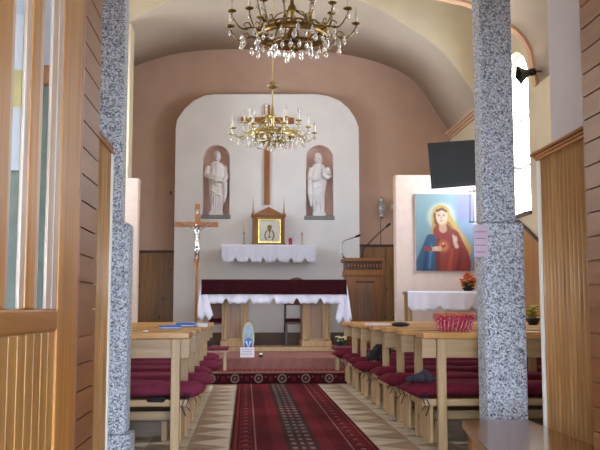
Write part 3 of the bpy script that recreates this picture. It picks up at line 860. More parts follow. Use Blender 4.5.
c.lathe([(.035, 0), (.03, .01), (.008, .03), (.008, .08), (.014, .09), (.008, .1), (.03, .13), (.042, .18)], 14, (cxx, -.014, cz+.07), sy=.3)
c.sph((cxx, -.014, cz+.27), (.045, .008, .045), 14, 8)
for q in (-1, 1):
    for k in range(8):
        c.sph((cxx+q*(.035+.05*math.sin(.4+k*.33)), -.014, cz+.03+.024*k), (.017, .006, .013), 8, 5)
    c.tube([(cxx+q*(.035+.05*math.sin(.4+k*.33)), -.012, cz+.03+.024*k) for k in range(8)], .005, 5)
c.build('chalice_relief', m_brass_d, dr_)
B(dx0-.01, dx1+.01, -.03, 0, dz1+.012, dz1+.03).build('lintel', m_alt, tb)

# candles on shelf
def candlestick(px, pyb, pyt, Y, mat, label, flame):
    p_ = at(px, pyb, Y); h = Z(pyt, Y, px)-Z(244, Y, px)
    r = thing('candlestick', label, 'candlestick', (p_.x, Y, zsh))
    hm = h*(.55 if flame else .86)
    MB().lathe([(.032, 0), (.03, .012), (.01, .025), (.008, hm*.4), (.014, hm*.5), (.008, hm*.6), (.009, hm*.9), (.022, hm*.96), (.022, hm)], 14).build('stem', mat, r)
    MB().tube([(0, 0, hm), (0, 0, h)], .011 if flame else .012, 10).build('candle', m_flowerw if flame else mat, r)
candlestick(244, 244, 222, 16.12, m_brass_d, 'thin brass candlestick with a cream candle left of the tabernacle', True)
candlestick(302, 244, 231, 16.12, m_brass, 'short brass candlestick at the right end of the wall shelf', False)
vg = thing('votive_light', 'red glass votive light right of the tabernacle', 'votive', (X(290.5, 16.1, 240), 16.1, zsh))
MB().lathe([(.03, 0), (.034, .01), (.036, .12), (.033, .13), (.03, .13), (.03, .02)], 16).build('red_glass_cup', m_red, vg)
MB().tube([(0, 0, .01), (0, 0, .10)], .02, 10).build('candle', m_candle, vg)

# wall cross
YC = YW-.035
cx_ = X(267, YC, 160)
wc = thing('wall_cross', 'plain wooden cross on the white wall above the tabernacle', 'cross', (cx_, YC, Z(204.5, YC)))
zc0 = Z(204.5, YC)
B(-.055, .055, -.02, .03, 0, Z(105, YC)-zc0).build('upright', m_cross, wc, bevel=.004)
zc1, zc2 = Z(123.5, YC)-zc0, Z(117.5, YC)-zc0
B(X(241, YC, 120)-cx_, X(294, YC, 120)-cx_, -.025, .025, zc1, zc2).build('crossbar', m_cross, wc, bevel=.004)
cp = MB()
s = 1.0; zz = (zc1+zc2)/2
# figure in three dimensions for both crucifixes
def corpus(sc, name='corpus'):
    b = MB()
    b.tube([(0, 0, -.52), (.01, -.012, -.36), (0, -.022, -.26), (0, -.02, -.16), (0, -.02, -.05), (0, -.02, 0)], [.014, .02, .034, .036, .046, .03], 10)
    b.tube([(.015, -.01, -.52), (.03, -.03, -.36), (.02, -.02, -.25)], [.012, .018, .026], 8)
    b.tube([(-.015, -.01, -.52), (-.02, -.035, -.37), (-.02, -.02, -.25)], [.012, .018, .026], 8)
    b.tube([(-.05, -.018, -.02), (0, -.02, -.01), (.05, -.018, -.02)], [.02, .03, .02], 8)
    for q in (-1, 1): b.tube([(q*.04, -.018, -.02), (q*.13, -.012, .045), (q*.22, -.008, .1), (q*.25, -.006, .115)], [.018, .014, .011, .013], 8)
    b.tube([(0, -.02, 0), (-.008, -.03, .04)], [.017, .016], 8)
    b.sph((-.012, -.036, .07), (.026, .028, .034), 12, 8)
    b.tube([(.0, -.02, -.30), (0, -.022, -.21)], [.042, .04], 10)
    b.xf(Matrix.Scale(sc, 4)); return b
corpus(.75).build('crucified_figure', m_cross, wc, (0, -.03, zz-.07), remesh=.006)

# statues
def statue(var, loc, H, label, W_=.46):
    b = MB(); nseg = 56; rows = 60
    vs = []; r = random.Random(var)
    ph = [r.random()*6 for _ in range(8)]
    # robe profile half-widths by t (0 base -> 1 shoulders at .82H)
    key = [(0, .62, .5), (.08, .60, .5), (.25, .72, .58), (.45, .88, .66), (.6, .92, .66), (.72, .86, .6), (.85, .82, .54), (.94, .62, .45), (1, .25, .25)]
    if var == 2: key = [(0, .58, .5), (.1, .6, .52), (.3, .66, .56), (.5, .8, .64), (.62, .9, .66), (.75, .9, .62), (.87, .78, .54), (.95, .58, .42), (1, .22, .22)]
    def K(t):
        for i in range(len(key)-1):
            if t <= key[i+1][0]:
                f = (t-key[i][0])/(key[i+1][0]-key[i][0]); f = f*f*(3-2*f)
                return key[i][1]+(key[i+1][1]-key[i][1])*f, key[i][2]+(key[i+1][2]-key[i][2])*f
        return key[-1][1:]
    hw = W_/2
    for j in range(rows+1):
        t = j/rows; kx, ky = K(t); z = .05*H+t*.79*H
        lean = .05*H*math.sin(t*PI)*(1 if var == 1 else -.6)*.4
        for i in range(nseg):
            a = 2*PI*i/nseg
            fold = 1+.07*math.sin(a*9+ph[0]+t*2.2)*(1-t*.55)+.045*math.sin(a*15+ph[1]-t*5)*(1-t*.5)
            # diagonal mantle edges
            diag = .06*math.sin((t*16)+2.4*math.sin(a+ph[2])*(1 if var == 1 else -1))*(1 if .25 < t < .85 else .3)
            q = fold+diag*.35
            vs.append((lean+hw*kx*math.cos(a)*q*.88, hw*ky*.95*math.sin(a)*q, z))
    fs = [(j*nseg+i, j*nseg+(i+1) % nseg, (j+1)*nseg+(i+1) % nseg, (j+1)*nseg+i) for j in range(rows) for i in range(nseg)]
    fs += [tuple(range(nseg))[::-1], tuple(rows*nseg+i for i in range(nseg))]
    b.add(vs, fs, True)
    sh_ = .80*H; fx = -hw*.62
    b.tube([(0, 0, .78*H), (.005, -.01, .87*H)], [.05*H/1.2, .042*H/1.2], 12)
    hc = (.004 if var == 1 else -.01, -.02, .925*H)
    b.sph(hc, (.058*H/1.2, .066*H/1.2, .082*H/1.2), 18, 12)
    b.sph((hc[0], hc[1]-.066*H/1.2, hc[2]-.008), (.010, .018, .018), 8, 6)                       # nose
    b.sph((hc[0], hc[1]+.02, hc[2]+.02), (.067*H/1.2, .064*H/1.2, .078*H/1.2), 16, 10)           # hair
    for q in (-1, 1): b.sph((hc[0]+q*.055, hc[1]+.01, hc[2]-.035), (.024, .035, .05), 10, 8)
    b.sph((hc[0], hc[1]-.045, hc[2]-.075), (.036, .03, .05 if var == 2 else .035), 12, 8)         # beard
    # arms folded over a book
    if var == 1:
        b.tube([(-hw*.74, -.01, .76*H), (-hw*.88, -.04, .62*H), (-hw*.5, -.15, .58*H), (0, -.19, .60*H)], [.05, .058, .046, .028], 12)
        b.tube([(hw*.74, -.01, .76*H), (hw*.92, -.04, .60*H), (hw*.62, -.15, .50*H), (.02, -.2, .53*H)], [.05, .056, .044, .028], 12)
        hands = [((0, -.19, .60*H), -1), ((.02, -.2, .53*H), -1)]
        b.tube([(hw*.75, -.12, .5*H), (hw*.8, -.1, .36*H), (hw*.7, -.08, .2*H)], [.05, .045, .025], 10)
        b.box(-.02, .12, -.22, -.17, .5*H, .6*H)
    else:
        b.tube([(hw*.74, -.01, .76*H), (hw*.96, -.05, .63*H), (hw*.7, -.17, .60*H), (hw*.3, -.2, .63*H)], [.05, .056, .044, .026], 12)
        b.tube([(-hw*.72, -.01, .76*H), (-hw*.9, -.04, .60*H), (-hw*.4, -.16, .56*H), (.03, -.21, .60*H)], [.05, .056, .044, .028], 12)
        hands = [((hw*.3, -.2, .63*H), -1), ((.03, -.21, .60*H), 1)]
        # open book held out to the right
        bkm = MB().box(-.085, .085, -.012, .012, -.05, .05); bkm.xf(Matrix.Translation((hw*.62, -.2, .68*H)) @ Matrix.Rotation(-.6, 4, 'Y') @ Matrix.Rotation(.5, 4, 'X'))
        b.add(bkm.v, bkm.f)
        b.tube([(-hw*.8, -.09, .56*H), (-hw*.86, -.08, .36*H), (-hw*.7, -.06, .16*H)], [.05, .05, .03], 10)
    for (hp, dr2) in hands:
        for q in range(4):
            b.tube([(hp[0], hp[1]-.005, hp[2]+.012-.009*q), (hp[0]+dr2*-.03, hp[1]-.02, hp[2]+.012-.010*q), (hp[0]+dr2*-.055, hp[1]-.012, hp[2]+.008-.011*q)], [.009, .008, .006], 6)
        b.tube([(hp[0], hp[1], hp[2]+.01), (hp[0]-dr2*.02, hp[1]-.02, hp[2]+.035)], [.009, .007], 6)
    # raised diagonal mantle folds
    for k in range(3):
        t0 = .66-.12*k; sgn = 1 if var == 1 else -1
        pts = []
        for i in range(9):
            f = i/8; xx = (-.8+1.6*f)*hw*sgn*.86
            pts.append((xx*.95, -hw*.62*math.sqrt(max(0, 1-(xx/hw)**2))-.012, (t0-.16*math.sin(f*PI*.5)*(.6+.1*k)+.0*f)*H))
        b.tube(pts, [.006+.006*math.sin(PI*i/8) for i in range(9)], 8)
    for q in range(5):
        xx = (-.35+.18*q)*hw; b.tube([(xx, -hw*.56, .06*H), (xx*1.05, -hw*.58, .2*H), (xx*.9, -hw*.55, .34*H)], [.016, .013, .004], 8)
    b.box(-hw*.62, hw*.62, -hw*.6, hw*.55, 0, .055*H)
    r_ = b.build('robed_statue', m_statue, None, loc, remesh=.007)
    return tag(r_, label, 'statue', 'statues in the niches')
st1z = n1[2]; Hs = Z(151, 16.62, 216)-st1z
statue(1, ((n1[0]+n1[1])/2, 16.63, st1z), Hs, 'white robed statue with hands at the chest in the left niche', (n1[1]-n1[0])*.84)
statue(2, ((n2[0]+n2[1])/2-.01, 16.63, n2[2]), Z(153, 16.62, 318)-n2[2], 'white bearded statue holding an open book in the right niche', (n2[1]-n2[0])*.78)

# processional crucifix
YX = 13.3
px_ = X(196.8, YX, 260); zb1 = PZ
pc_ = thing('processional_crucifix', 'tall wooden crucifix on a pole with silvery figure left of the altar', 'crucifix', (px_, YX, zb1))
def xz(py): return Z(py, YX, 197)-zb1
B(-.038, .038, -.018, .018, xz(262), xz(204)).build('upright', m_cross, pc_, bevel=.003)
B(X(175, YX, 225)-px_, X(218.5, YX, 225)-px_, -.02, .02, xz(227), xz(222)).build('crossbar', m_cross, pc_, bevel=.003)
MB().tube([(0, 0, .04), (0, 0, xz(280)), (0, 0, xz(260))], [.022, .022, .034], 10).build('pole', m_cross, pc_)
MB().lathe([(.17, 0), (.17, .02), (.12, .04), (.03, .06)], 20).build('base', m_dark, pc_)
corpus(.92).build('crucified_figure', m_silver, pc_, (0, -.03, xz(227)-.04), remesh=.006)
B(-.025, .025, -.024, -.018, xz(214), xz(210)).build('title_plate', m_silver, pc_)
# ambo
YM = 14.95
am_x0, am_x1 = X(347, YM), X(381.5, YM); amc = (am_x0+am_x1)/2
am = thing('ambo', 'carved oak ambo with dark dentil band to the right of the altar', 'lectern', (amc, YM, PZ))
a = (am_x1-am_x0)/2
def mz(py): return Z(py, YM, 362)-PZ
B(-a, a, 0, .45, 0, mz(276)).build('body', m_amb, am, bevel=.006)
B(-a-.03, a+.03, -.03, .48, 0, .1).build('plinth', m_amb, am, bevel=.01)
B(-a-.03, a+.02, -.03, .48, mz(276), mz(270)).build('cornice', m_amb, am, bevel=.01)
bnd = B(-a-.01, a+.01, -.012, .46, mz(270), mz(261.5)).build('dentil_band', m_dark, am)
for k in range(11):
    x_ = -a+.01+(2*a-.02)*k/10.5; MB().sph((x_+.02, -.016, (mz(270)+mz(261.5))/2), (.016, .01, .035), 10, 6).build('dentil', m_amb, bnd)
B(-a-.05, a+.04, -.05, .5, mz(261.5), mz(258)).build('reading_top', m_amb, am, bevel=.008)
pn = B(-a*.42, a*.5, -.012, .0, .2, mz(284)).build('inset_panel', m_alt_d, am, bevel=.004)
for q in (-.62, .72): B(a*q-.03, a*q+.03, -.02, 0, .12, mz(277)).build('pilaster', m_amb, am, bevel=.005)
B(-a*.5, a*.58, -.008, 0, mz(283), mz(281)).build('moulding', m_dark, am)
# silver gooseneck mic
def mic(name, pts, r, mat, label, head_mat, Y):
    P_ = [at(a_, b_, Y) for a_, b_ in pts]; o0 = P_[0]
    r_ = thing(name, label, 'microphone', o0)
    L_ = [p_-o0 for p_ in P_]
    MB().lathe([(.03, 0), (.03, .01), (.012, .02)], 12).build('mount', m_black, r_)
    # smooth
    MB().tube(L_, r, 8).build('gooseneck', mat, r_)
    e = L_[-1]; dd = (L_[-1]-L_[-2]).normalized()
    MB().tube([e, e+dd*.03, e+dd*.09, e+dd*.11], [.014, .02, .024, .012], 10).build('capsule', head_mat, r_)
    return r_
mic('gooseneck_microphone', [(344, 258), (341.5, 252), (341.2, 246), (342.5, 242), (346, 240), (351, 238.5), (355, 237)], .010, m_silver, 'silver gooseneck microphone curving left from the ambo', m_black, 15.1)
mic('black_boom_microphone', [(362, 257.5), (363, 249), (372, 240), (380, 232), (386, 227)], .010, m_black, 'black straight microphone slanting up to the right over the ambo', m_black, 15.2)
# planter with flowers right of altar
def planter(px, py, Y, label, z0, name='flower_pot', n_=26, r0=.10, mats=(None,), fol=m_green, h=.16, fz=.08, sz=1.0):
    p_ = at(px, py, Y)
    r = thing(name, label, 'potted plant', (p_.x, Y, z0))
    MB().lathe([(r0*.6, 0), (r0*.75, .02), (r0, h*.8), (r0*1.05, h), (r0*.9, h), (r0*.85, h*.9)], 16).build('pot', m_black, r)
    rr = random.Random(int(px)); b = MB(); f_ = MB()
    for k in range(n_*4):
        a_ = rr.random()*2*PI; q = r0*(.2+1.1*rr.random()); z = h+.02+.1*rr.random()
        c0 = Vector((q*math.cos(a_)*.3, q*math.sin(a_)*.3, h*.8)); c1 = Vector((q*math.cos(a_), q*math.sin(a_), z))
        sd_ = Vector((-math.sin(a_), math.cos(a_), 0))*.012; mdl = (c0+c1)/2+Vector((0, 0, .02))
        b.add([c0, mdl+sd_, c1, mdl-sd_], [(0, 1, 2, 3)])
    b.build('foliage', fol, r, solid=.002)
    for k in range(n_):
        a_ = rr.random()*2*PI; q = r0*(.2+1.0*rr.random()); c = (q*math.cos(a_), q*math.sin(a_), h+.02+fz*rr.random()*(1.3-q/r0*.6)) if fz > .1 else (q*math.cos(a_), q*math.sin(a_), h+.06+.08*rr.random())
        f_.sph(c, (.018, .018, .012), 8, 5)
        for j in range(5): f_.sph((c[0]+.016*math.cos(j*1.257), c[1]+.016*math.sin(j*1.257), c[2]), (.011, .011, .006), 6, 4)
    f_.build('flowers', mats[0], r)
    return r
planter(340.5, 347, 13.3, 'black pot of pale flowers beside the right end of the altar', PZ, n_=14, mats=(m_flowerw,), r0=.09, h=.13)
# icon and sign at the platform edge
YI = 12.35
ip = at(248, 341, YI)
ic = thing('robed_figurine', 'small blue robed figurine on oval backplate before the altar', 'figurine', (X(248.3, YI, 340), YI, PZ+.01))
zi = Z(322, YI, 248)-PZ
MB().lathe([(.075, 0), (.07, .03), (.03, .05)], 16).build('stand', m_ivory, ic)
MB().poly([(.088*math.cos(2*PI*k/28), zi*.55+zi*.43*math.sin(2*PI*k/28)) for k in range(28)], (.012, .022), 'y').build('oval_backplate', m_yel, ic)
MB().poly([(.074*math.cos(2*PI*k/28), zi*.55+zi*.39*math.sin(2*PI*k/28)) for k in range(28)], (.006, .013), 'y').build('sky_field', m_cyan, ic)
MB().lathe([(.058, .03), (.064, .08), (.056, .15), (.046, .21), (.05, .235), (.02, .265)], 16, sy=.6).build('robe', m_blue, ic)
MB().sph((0, -.004, .285), (.022, .02, .027), 12, 8).build('head', m_skin, ic)
MB().tube([(-.03, -.03, .22), (0, -.045, .13), (.03, -.03, .22)], [.012, .014, .012], 8).build('sash', m_ivory, ic)
gs = thing('lettered_card', 'small white card with faint red lettering in front of the blue figurine', 'sign', (X(247.3, 12.1, 345), 12.12, PZ+.012), -.02)
zg = Z(339.5, 12.1)-Z(349.5, 12.1)
B(-.1, .1, 0, .006, 0, zg).build('card', m_paper, gs)
for k, (w0, mt) in enumerate(((.08, m_ink), (.065, m_inkb), (.075, m_ink))):
    x_ = -w0
    while x_ < w0-.01:
        l_ = .012+.014*random.random(); B(x_, min(w0, x_+l_), -.001, 0, zg*(.76-.24*k), zg*(.76-.24*k)+.010).build('letter_mark', mt, gs); x_ += l_+.006
vt = thing('votive_cup', 'tiny dark cup with white candle beside the lettered card', 'votive', (X(261, 12.15, 345), 12.15, PZ+.01))
MB().lathe([(.022, 0), (.03, .03), (.03, .04), (.026, .04), (.02, .01)], 14).build('cup', m_dark, vt); MB().tube([(0, 0, .02), (0, 0, .06)], .022, 12).build('candle', m_candle, vt)
# kneeling stool at platform left
YK = 11.75
ks = thing('kneeling_stool', 'low wooden stool with pink cushion at the left end of the altar step', 'stool', (X(214, YK, 350), YK, .17))
B(-.16, .19, -.1, .15, Z(352, YK)-.17, Z(350, YK)-.17).build('board', m_oak_x, ks)
for (q, w2) in ((-.13, -.07), (.13, -.07), (-.13, .1), (.13, .1)): B(q, q+.04, w2, w2+.04, 0, Z(352, YK)-.17).build('leg', m_oak, ks)
zk = Z(350, YK)-.17
MB().box(-.17, .20, -.12, .16, zk, zk+.045).build('cushion', m_cush2, ks, bevel=.018)
ks2 = dup(ks, (X(345, YK, 350), YK, .17), None, 'low wooden stool with pink cushion at the right end of the altar step')

# Wall lamp ornament
YL = YB-.05
wl_ = thing('wall_sconce', 'silver wall lamp with long cord right of the white arch', 'wall lamp', at(381.5, 218, YL))
zo = at(381.5, 218, YL).z
def wz(py): return Z(py, YL, 381)-zo
MB().sph((0, -.05, wz(208)), (.07, .05, .16), 14, 10).build('glass_body', m_crys, wl_)
MB().lathe([(.02, wz(219)), (.06, wz(216)), (.03, wz(214)), (.02, wz(202)), (.05, wz(201)), (.01, wz(197))], 14, (0, -.05, 0)).build('silver_mount', m_silver, wl_)
B(-.012, .012, -.03, .04, wz(206), wz(204)).build('bracket', m_silver, wl_)
MB().tube([(-.02, -.01, wz(218)), (-.02, 0, wz(246))], .006, 6).build('cord', m_black, wl_)
for (px2, py2, lb) in ((393, 207, 'small white socket on the pink wall right of the silver lamp'), (140, 204, 'small dark hook on the pink wall at far left'), (171, 195, 'small peg on the pink wall beside the white arch')):
    h_k = B(-.05, .05, -.03, 0, -.045, .045).build('wall_fitting', m_ivory if px2 == 393 else m_dark, None, at(px2, py2, YB), bevel=.008) if px2 == 393 else \
        MB().tube([(0, 0, .02), (0, -.06, .02), (.0, -.09, .06)], .014, 8).build('wall_hook', m_dark, None, at(px2, py2, YB))
    tag(h_k, lb, 'socket' if px2 == 393 else 'hook')

# ---------------------------------------------------------------- side altar: painting, table, flowers
YS = 13.83
def blend(c, d, t): t = max(0, min(1, t)); return tuple(a+(b-a)*t for a, b in zip(c, d))
pw = X(473.5, YS-.1, 230)-X(415.5, YS-.1, 230); ph_ = Z(194, YS-.1, 440)-Z(271, YS-.1, 440)
def sm(e0, e1, x): t = max(0, min(1, (x-e0)/(e1-e0))); return t*t*(3-2*t)
def seg(u, v, a, b, r0, r1):
    ax_, ay_ = a; bx_, by_ = b; dx_, dy_ = bx_-ax_, by_-ay_; t = max(0, min(1, ((u-ax_)*dx_+(v-ay_)*dy_)/(dx_*dx_+dy_*dy_)))
    return math.hypot(u-ax_-t*dx_, v-ay_-t*dy_)-(r0+(r1-r0)*t)
def madonna(a, b):
    u = a/pw; v = b/ph_*(ph_/pw)           # isotropic units of width
    V = ph_/pw
    c = blend((150, 176, 176), (112, 142, 152), v/V)
    c = blend(c, (150, 150, 176), sm(.55, 1.0, u)*.5)
    cx0, cy0 = .45, .40
    d_ = math.hypot(u-cx0, v-cy0)
    c = blend(c, (206, 206, 176), (1-sm(.16, .32, d_))*.8)
    c = blend(c, (222, 216, 176), (1-sm(0, .03, abs(d_-.22)))*.5)
    # veil (gold) behind head and falling on the shoulders
    def lay(c, dist, col, soft=.012): return blend(c, col, 1-sm(-soft, soft, dist))
    c = lay(c, min(seg(u, v, (.44, .34), (.42, .5), .15, .15), seg(u, v, (.53, .42), (.82, .95), .09, .14)), (206, 166, 84))
    c = lay(c, seg(u, v, (.56, .5), (.86, 1.0), .03, .05), (168, 122, 56))
    c = lay(c, seg(u, v, (.34, .5), (.30, .66), .05, .05), (190, 150, 80))
    # red robe
    c = lay(c, min(seg(u, v, (.46, .66), (.58, 1.2), .16, .36), seg(u, v, (.62, .74), (.74, 1.1), .14, .18)), (148, 52, 40))
    c = lay(c, seg(u, v, (.38, .8), (.34, 1.3), .03, .06), (120, 24, 24), .03)
    c = lay(c, seg(u, v, (.62, .95), (.56, 1.35), .015, .04), (196, 74, 50), .03)
    c = lay(c, seg(u, v, (.78, .95), (.70, 1.35), .015, .04), (122, 28, 26), .03)
    # blue mantle
    c = lay(c, min(seg(u, v, (.26, .78), (.12, 1.3), .09, .17), seg(u, v, (.3, .9), (.24, 1.38), .04, .1)), (44, 84, 112))
    c = lay(c, seg(u, v, (.2, .9), (.14, 1.3), .015, .03), (24, 52, 92), .025)
    c = lay(c, seg(u, v, (.27, .86), (.23, 1.25), .01, .02), (80, 130, 160), .02)
    # neck, face
    c = lay(c, seg(u, v, (.46, .5), (.47, .6), .06, .07), (206, 158, 120))
    c = lay(c, seg(u, v, (.34, .36), (.36, .5), .03, .03), (96, 60, 36), .02)
    fd = math.hypot((u-.445)/.098, (v-.385)/.145)-1
    c = lay(c, fd*.1, (232, 190, 152))
    c = lay(c, (math.hypot((u-.475)/.07, (v-.40)/.11)-1)*.08, (238, 200, 164), .03)
    c = lay(c, seg(u, v, (.37, .29), (.46, .255), .022, .02), (110, 70, 40), .012)
    c = lay(c, seg(u, v, (.46, .255), (.53, .30), .02, .016), (110, 70, 40), .012)
    for ex in (.405, .485):
        c = lay(c, seg(u, v, (ex-.018, .375), (ex+.018, .377), .006, .006), (60, 40, 34), .006)
        c = lay(c, seg(u, v, (ex-.022, .35), (ex+.022, .35), .004, .004), (130, 86, 60), .006)
    c = lay(c, seg(u, v, (.44, .39), (.442, .425), .008, .012), (206, 154, 118), .008)
    c = lay(c, seg(u, v, (.428, .465), (.462, .465), .007, .007), (176, 70, 66), .006)
    # heart with rays
    hd = math.hypot(u-.47, v-.90)
    c = blend(c, (240, 170, 80), (1-sm(.02, .15, hd))*.75)
    c = lay(c, min(math.hypot(u-.455, v-.89)-.026, math.hypot(u-.49, v-.89)-.026, seg(u, v, (.472, .895), (.472, .925), .03, .006)), (176, 34, 30), .006)
    c = lay(c, seg(u, v, (.472, .85), (.472, .87), .012, .006), (250, 220, 120), .006)
    # hands
    c = lay(c, seg(u, v, (.24, .96), (.34, .93), .035, .035), (224, 180, 144))
    for k in range(4): c = lay(c, seg(u, v, (.34, .915+.018*k), (.43, .90+.022*k), .011, .008), (232, 190, 154), .006)
    c = lay(c, seg(u, v, (.70, .9), (.67, .82), .035, .032), (226, 182, 146))
    for k in range(4): c = lay(c, seg(u, v, (.65+.018*k, .80), (.635+.022*k, .70+.012*k), .010, .008), (232, 190, 154), .006)
    c = lay(c, seg(u, v, (.18, .93), (.24, .95), .045, .04), (150, 60, 50))
    c = blend(c, (150, 130, 178), sm(.6, .8, u)*(1-sm(.38, .5, v))*.55)  # lilac window reflection painted over the upper right of the canvas
    return c
pt = thing('canvas_painting', 'painting of a veiled woman in red robe and blue mantle above the side table', 'painting', (X(415.5, YS-.1, 230), YP-.022, Z(271, YS-.1, 440)))
B(0, pw, -.012, .02, 0, ph_).build('stretcher', m_paper, pt)
grid_colour('canvas', pw, ph_, 150, 210, lambda a, b: tuple(q*.86 for q in madonna(a, b)), m_paint, pt, (0, -.0125, 0), 'xz', .002)
pt.rotation_euler = (0, 0, 0)
# side table
tx0, tx1 = X(408, 13.0, 300), XR-.25
zst = Z(291.5, 13.0, 440)
sd_ = thing('side_altar_table', 'small side table under a white cloth below the painting', 'table', ((tx0+tx1)/2, 13.0, PZ))
hw_ = (tx1-tx0)/2
B(-hw_, hw_, 0, .45, zst-PZ-.04, zst-PZ).build('tabletop', m_alt, sd_)
for q in (-1, 1):
    for w2 in (.03, .38): B(q*(hw_-.02), q*(hw_-.07), w2, w2+.05, 0, zst-PZ-.04).build('leg', m_alt, sd_)
sc2 = thing('side_altar_cloth', 'plain white cloth hanging from the side table at right', 'tablecloth', ((tx0+tx1)/2, 13.0, zst+.002))
B(-hw_-.01, hw_+.01, -.02, .46, 0, .006).build('top_sheet', m_linen, sc2)
fringe_sheet(-hw_-.01, hw_+.01, -.022, .004, Z(291, 13)-Z(310, 13), .5, .05, wave=.016, seed=4).build('front_fall', m_linen, sc2, solid=.004)
# orange flowers
planter(468.5, 291, 13.15, 'vase of orange flowers on the side table beside the column', zst+.01, 'orange_flowers', 110, .10, (m_orange,), m_green, .05, .2)
# flowers near right wall on pew shelf
planter(533, 318, 8.5, 'yellow green bouquet on a right pew shelf behind the column', .84, 'yellow_bouquet', 10, .07, (m_lime,), m_lime, .07)

# ---------------------------------------------------------------- TV
YV = 11.9
tv = thing('television', 'black flat television tilted high on the right behind the column', 'television', at(428, 143, YV))
o0 = at(428, 143, YV)
c0, c1, c2, c3 = Vector((0, 0, 0)), at(476, 139.5, YV)-o0, at(480, 186, YV)-o0, at(432, 188.5, YV)-o0
ex = (c1-c0)*(1.06/ (c1-c0).length); ez = (c3-c0)
def tvbox(u0, u1, v0, v1, d0, d1):
    vs = []
    for d_ in (d0, d1):
        for (u, v) in ((u0, v0), (u1, v0), (u1, v1), (u0, v1)): vs.append(ex*u+ez*v+Vector((0, d_, 0)))
    return MB().add(vs, [(0,1,2,3),(7,6,5,4),(0,4,5,1),(1,5,6,2),(2,6,7,3),(3,7,4,0)])
tvbox(0, 1, 0, 1, 0, .05).build('casing', m_black, tv, bevel=.008)
tvbox(.02, .98, .03, .93, -.002, .001).build('screen', m_screen, tv)
tvbox(.3, .7, .35, .65, .05, .09).build('mount_plate', m_black, tv)
MB().tube([ex*.5+ez*.5+Vector((0, .09, 0)), ex*.9+ez*.5+Vector((0, .3, 0)), (XR-.02-o0.x, .45, (ez*.5+ex*.5).z)], .022, 8).build('wall_arm', m_black, tv)
# wire bracket hanging below tv
wb = thing('wire_rack', 'thin black wire rack hanging below the television by the column', 'rack', at(470, 222, YV))
oo = at(470, 222, YV)
for q in (470, 474, 478): MB().tube([at(q, 191, YV)-oo, at(q, 222, YV)-oo], .006, 6).build('wire', m_black, wb)
for q in (191, 222): MB().tube([at(469, q, YV)-oo, at(482, q, YV)-oo], .008, 6).build('crossbar', m_black, wb)
MB().tube([at(474, 191, YV)-oo, at(474, 187, YV)-oo+Vector((0, .02, 0))], .006, 6).build('hanger', m_black, wb)

# loudspeaker horn
YH = 11.35
hp_ = at(538, 70, YH); mouth = at(518.5, 75, YH)
hn = thing('horn_loudspeaker', 'black horn loudspeaker on the wall beside the bright window', 'loudspeaker', (XR, YH, hp_.z))
oo = Vector((XR, YH, hp_.z))
a0, a1 = Vector((XR-.02, YH, hp_.z))-oo, mouth-oo; dv = (a1-a0)
hb = a0+dv*.35
m_ = MB().tube([hb, hb+dv*.12, hb+dv*.2, hb+dv*.42, a1], [.045, .05, .035, .075, .135], 4, False)
m_.sm = [False]*len(m_.f)
m_.build('horn', m_black, hn, solid=.008)
MB().tube([hb-dv*.05, hb+dv*.14], [.05, .05], 14).build('driver', m_black, hn)
MB().tube([(0, 0, -.02), a0+dv*.3+Vector((0, 0, .0))], .016, 8).build('bracket_arm', m_brass_d, hn)
MB().box(-.015, 0, -.05, .05, -.07, .05).build('wall_plate', m_brass_d, hn)
# wall plaque
q0 = at(550.5, 80, 10.9); 
pq = thing('wall_plaque', 'dark framed plaque seen edge-on on the right nave wall', 'plaque', (XR, 10.9, Z(116, 10.9, 550)))
ph2 = Z(81, 10.9, 550)-Z(116, 10.9, 550)
B(-.04, 0, -.10, .10, 0, ph2).build('frame', m_dark, pq, bevel=.006); B(-.044, -.04, -.07, .07, .04, ph2-.04).build('picture', m_grey, pq)

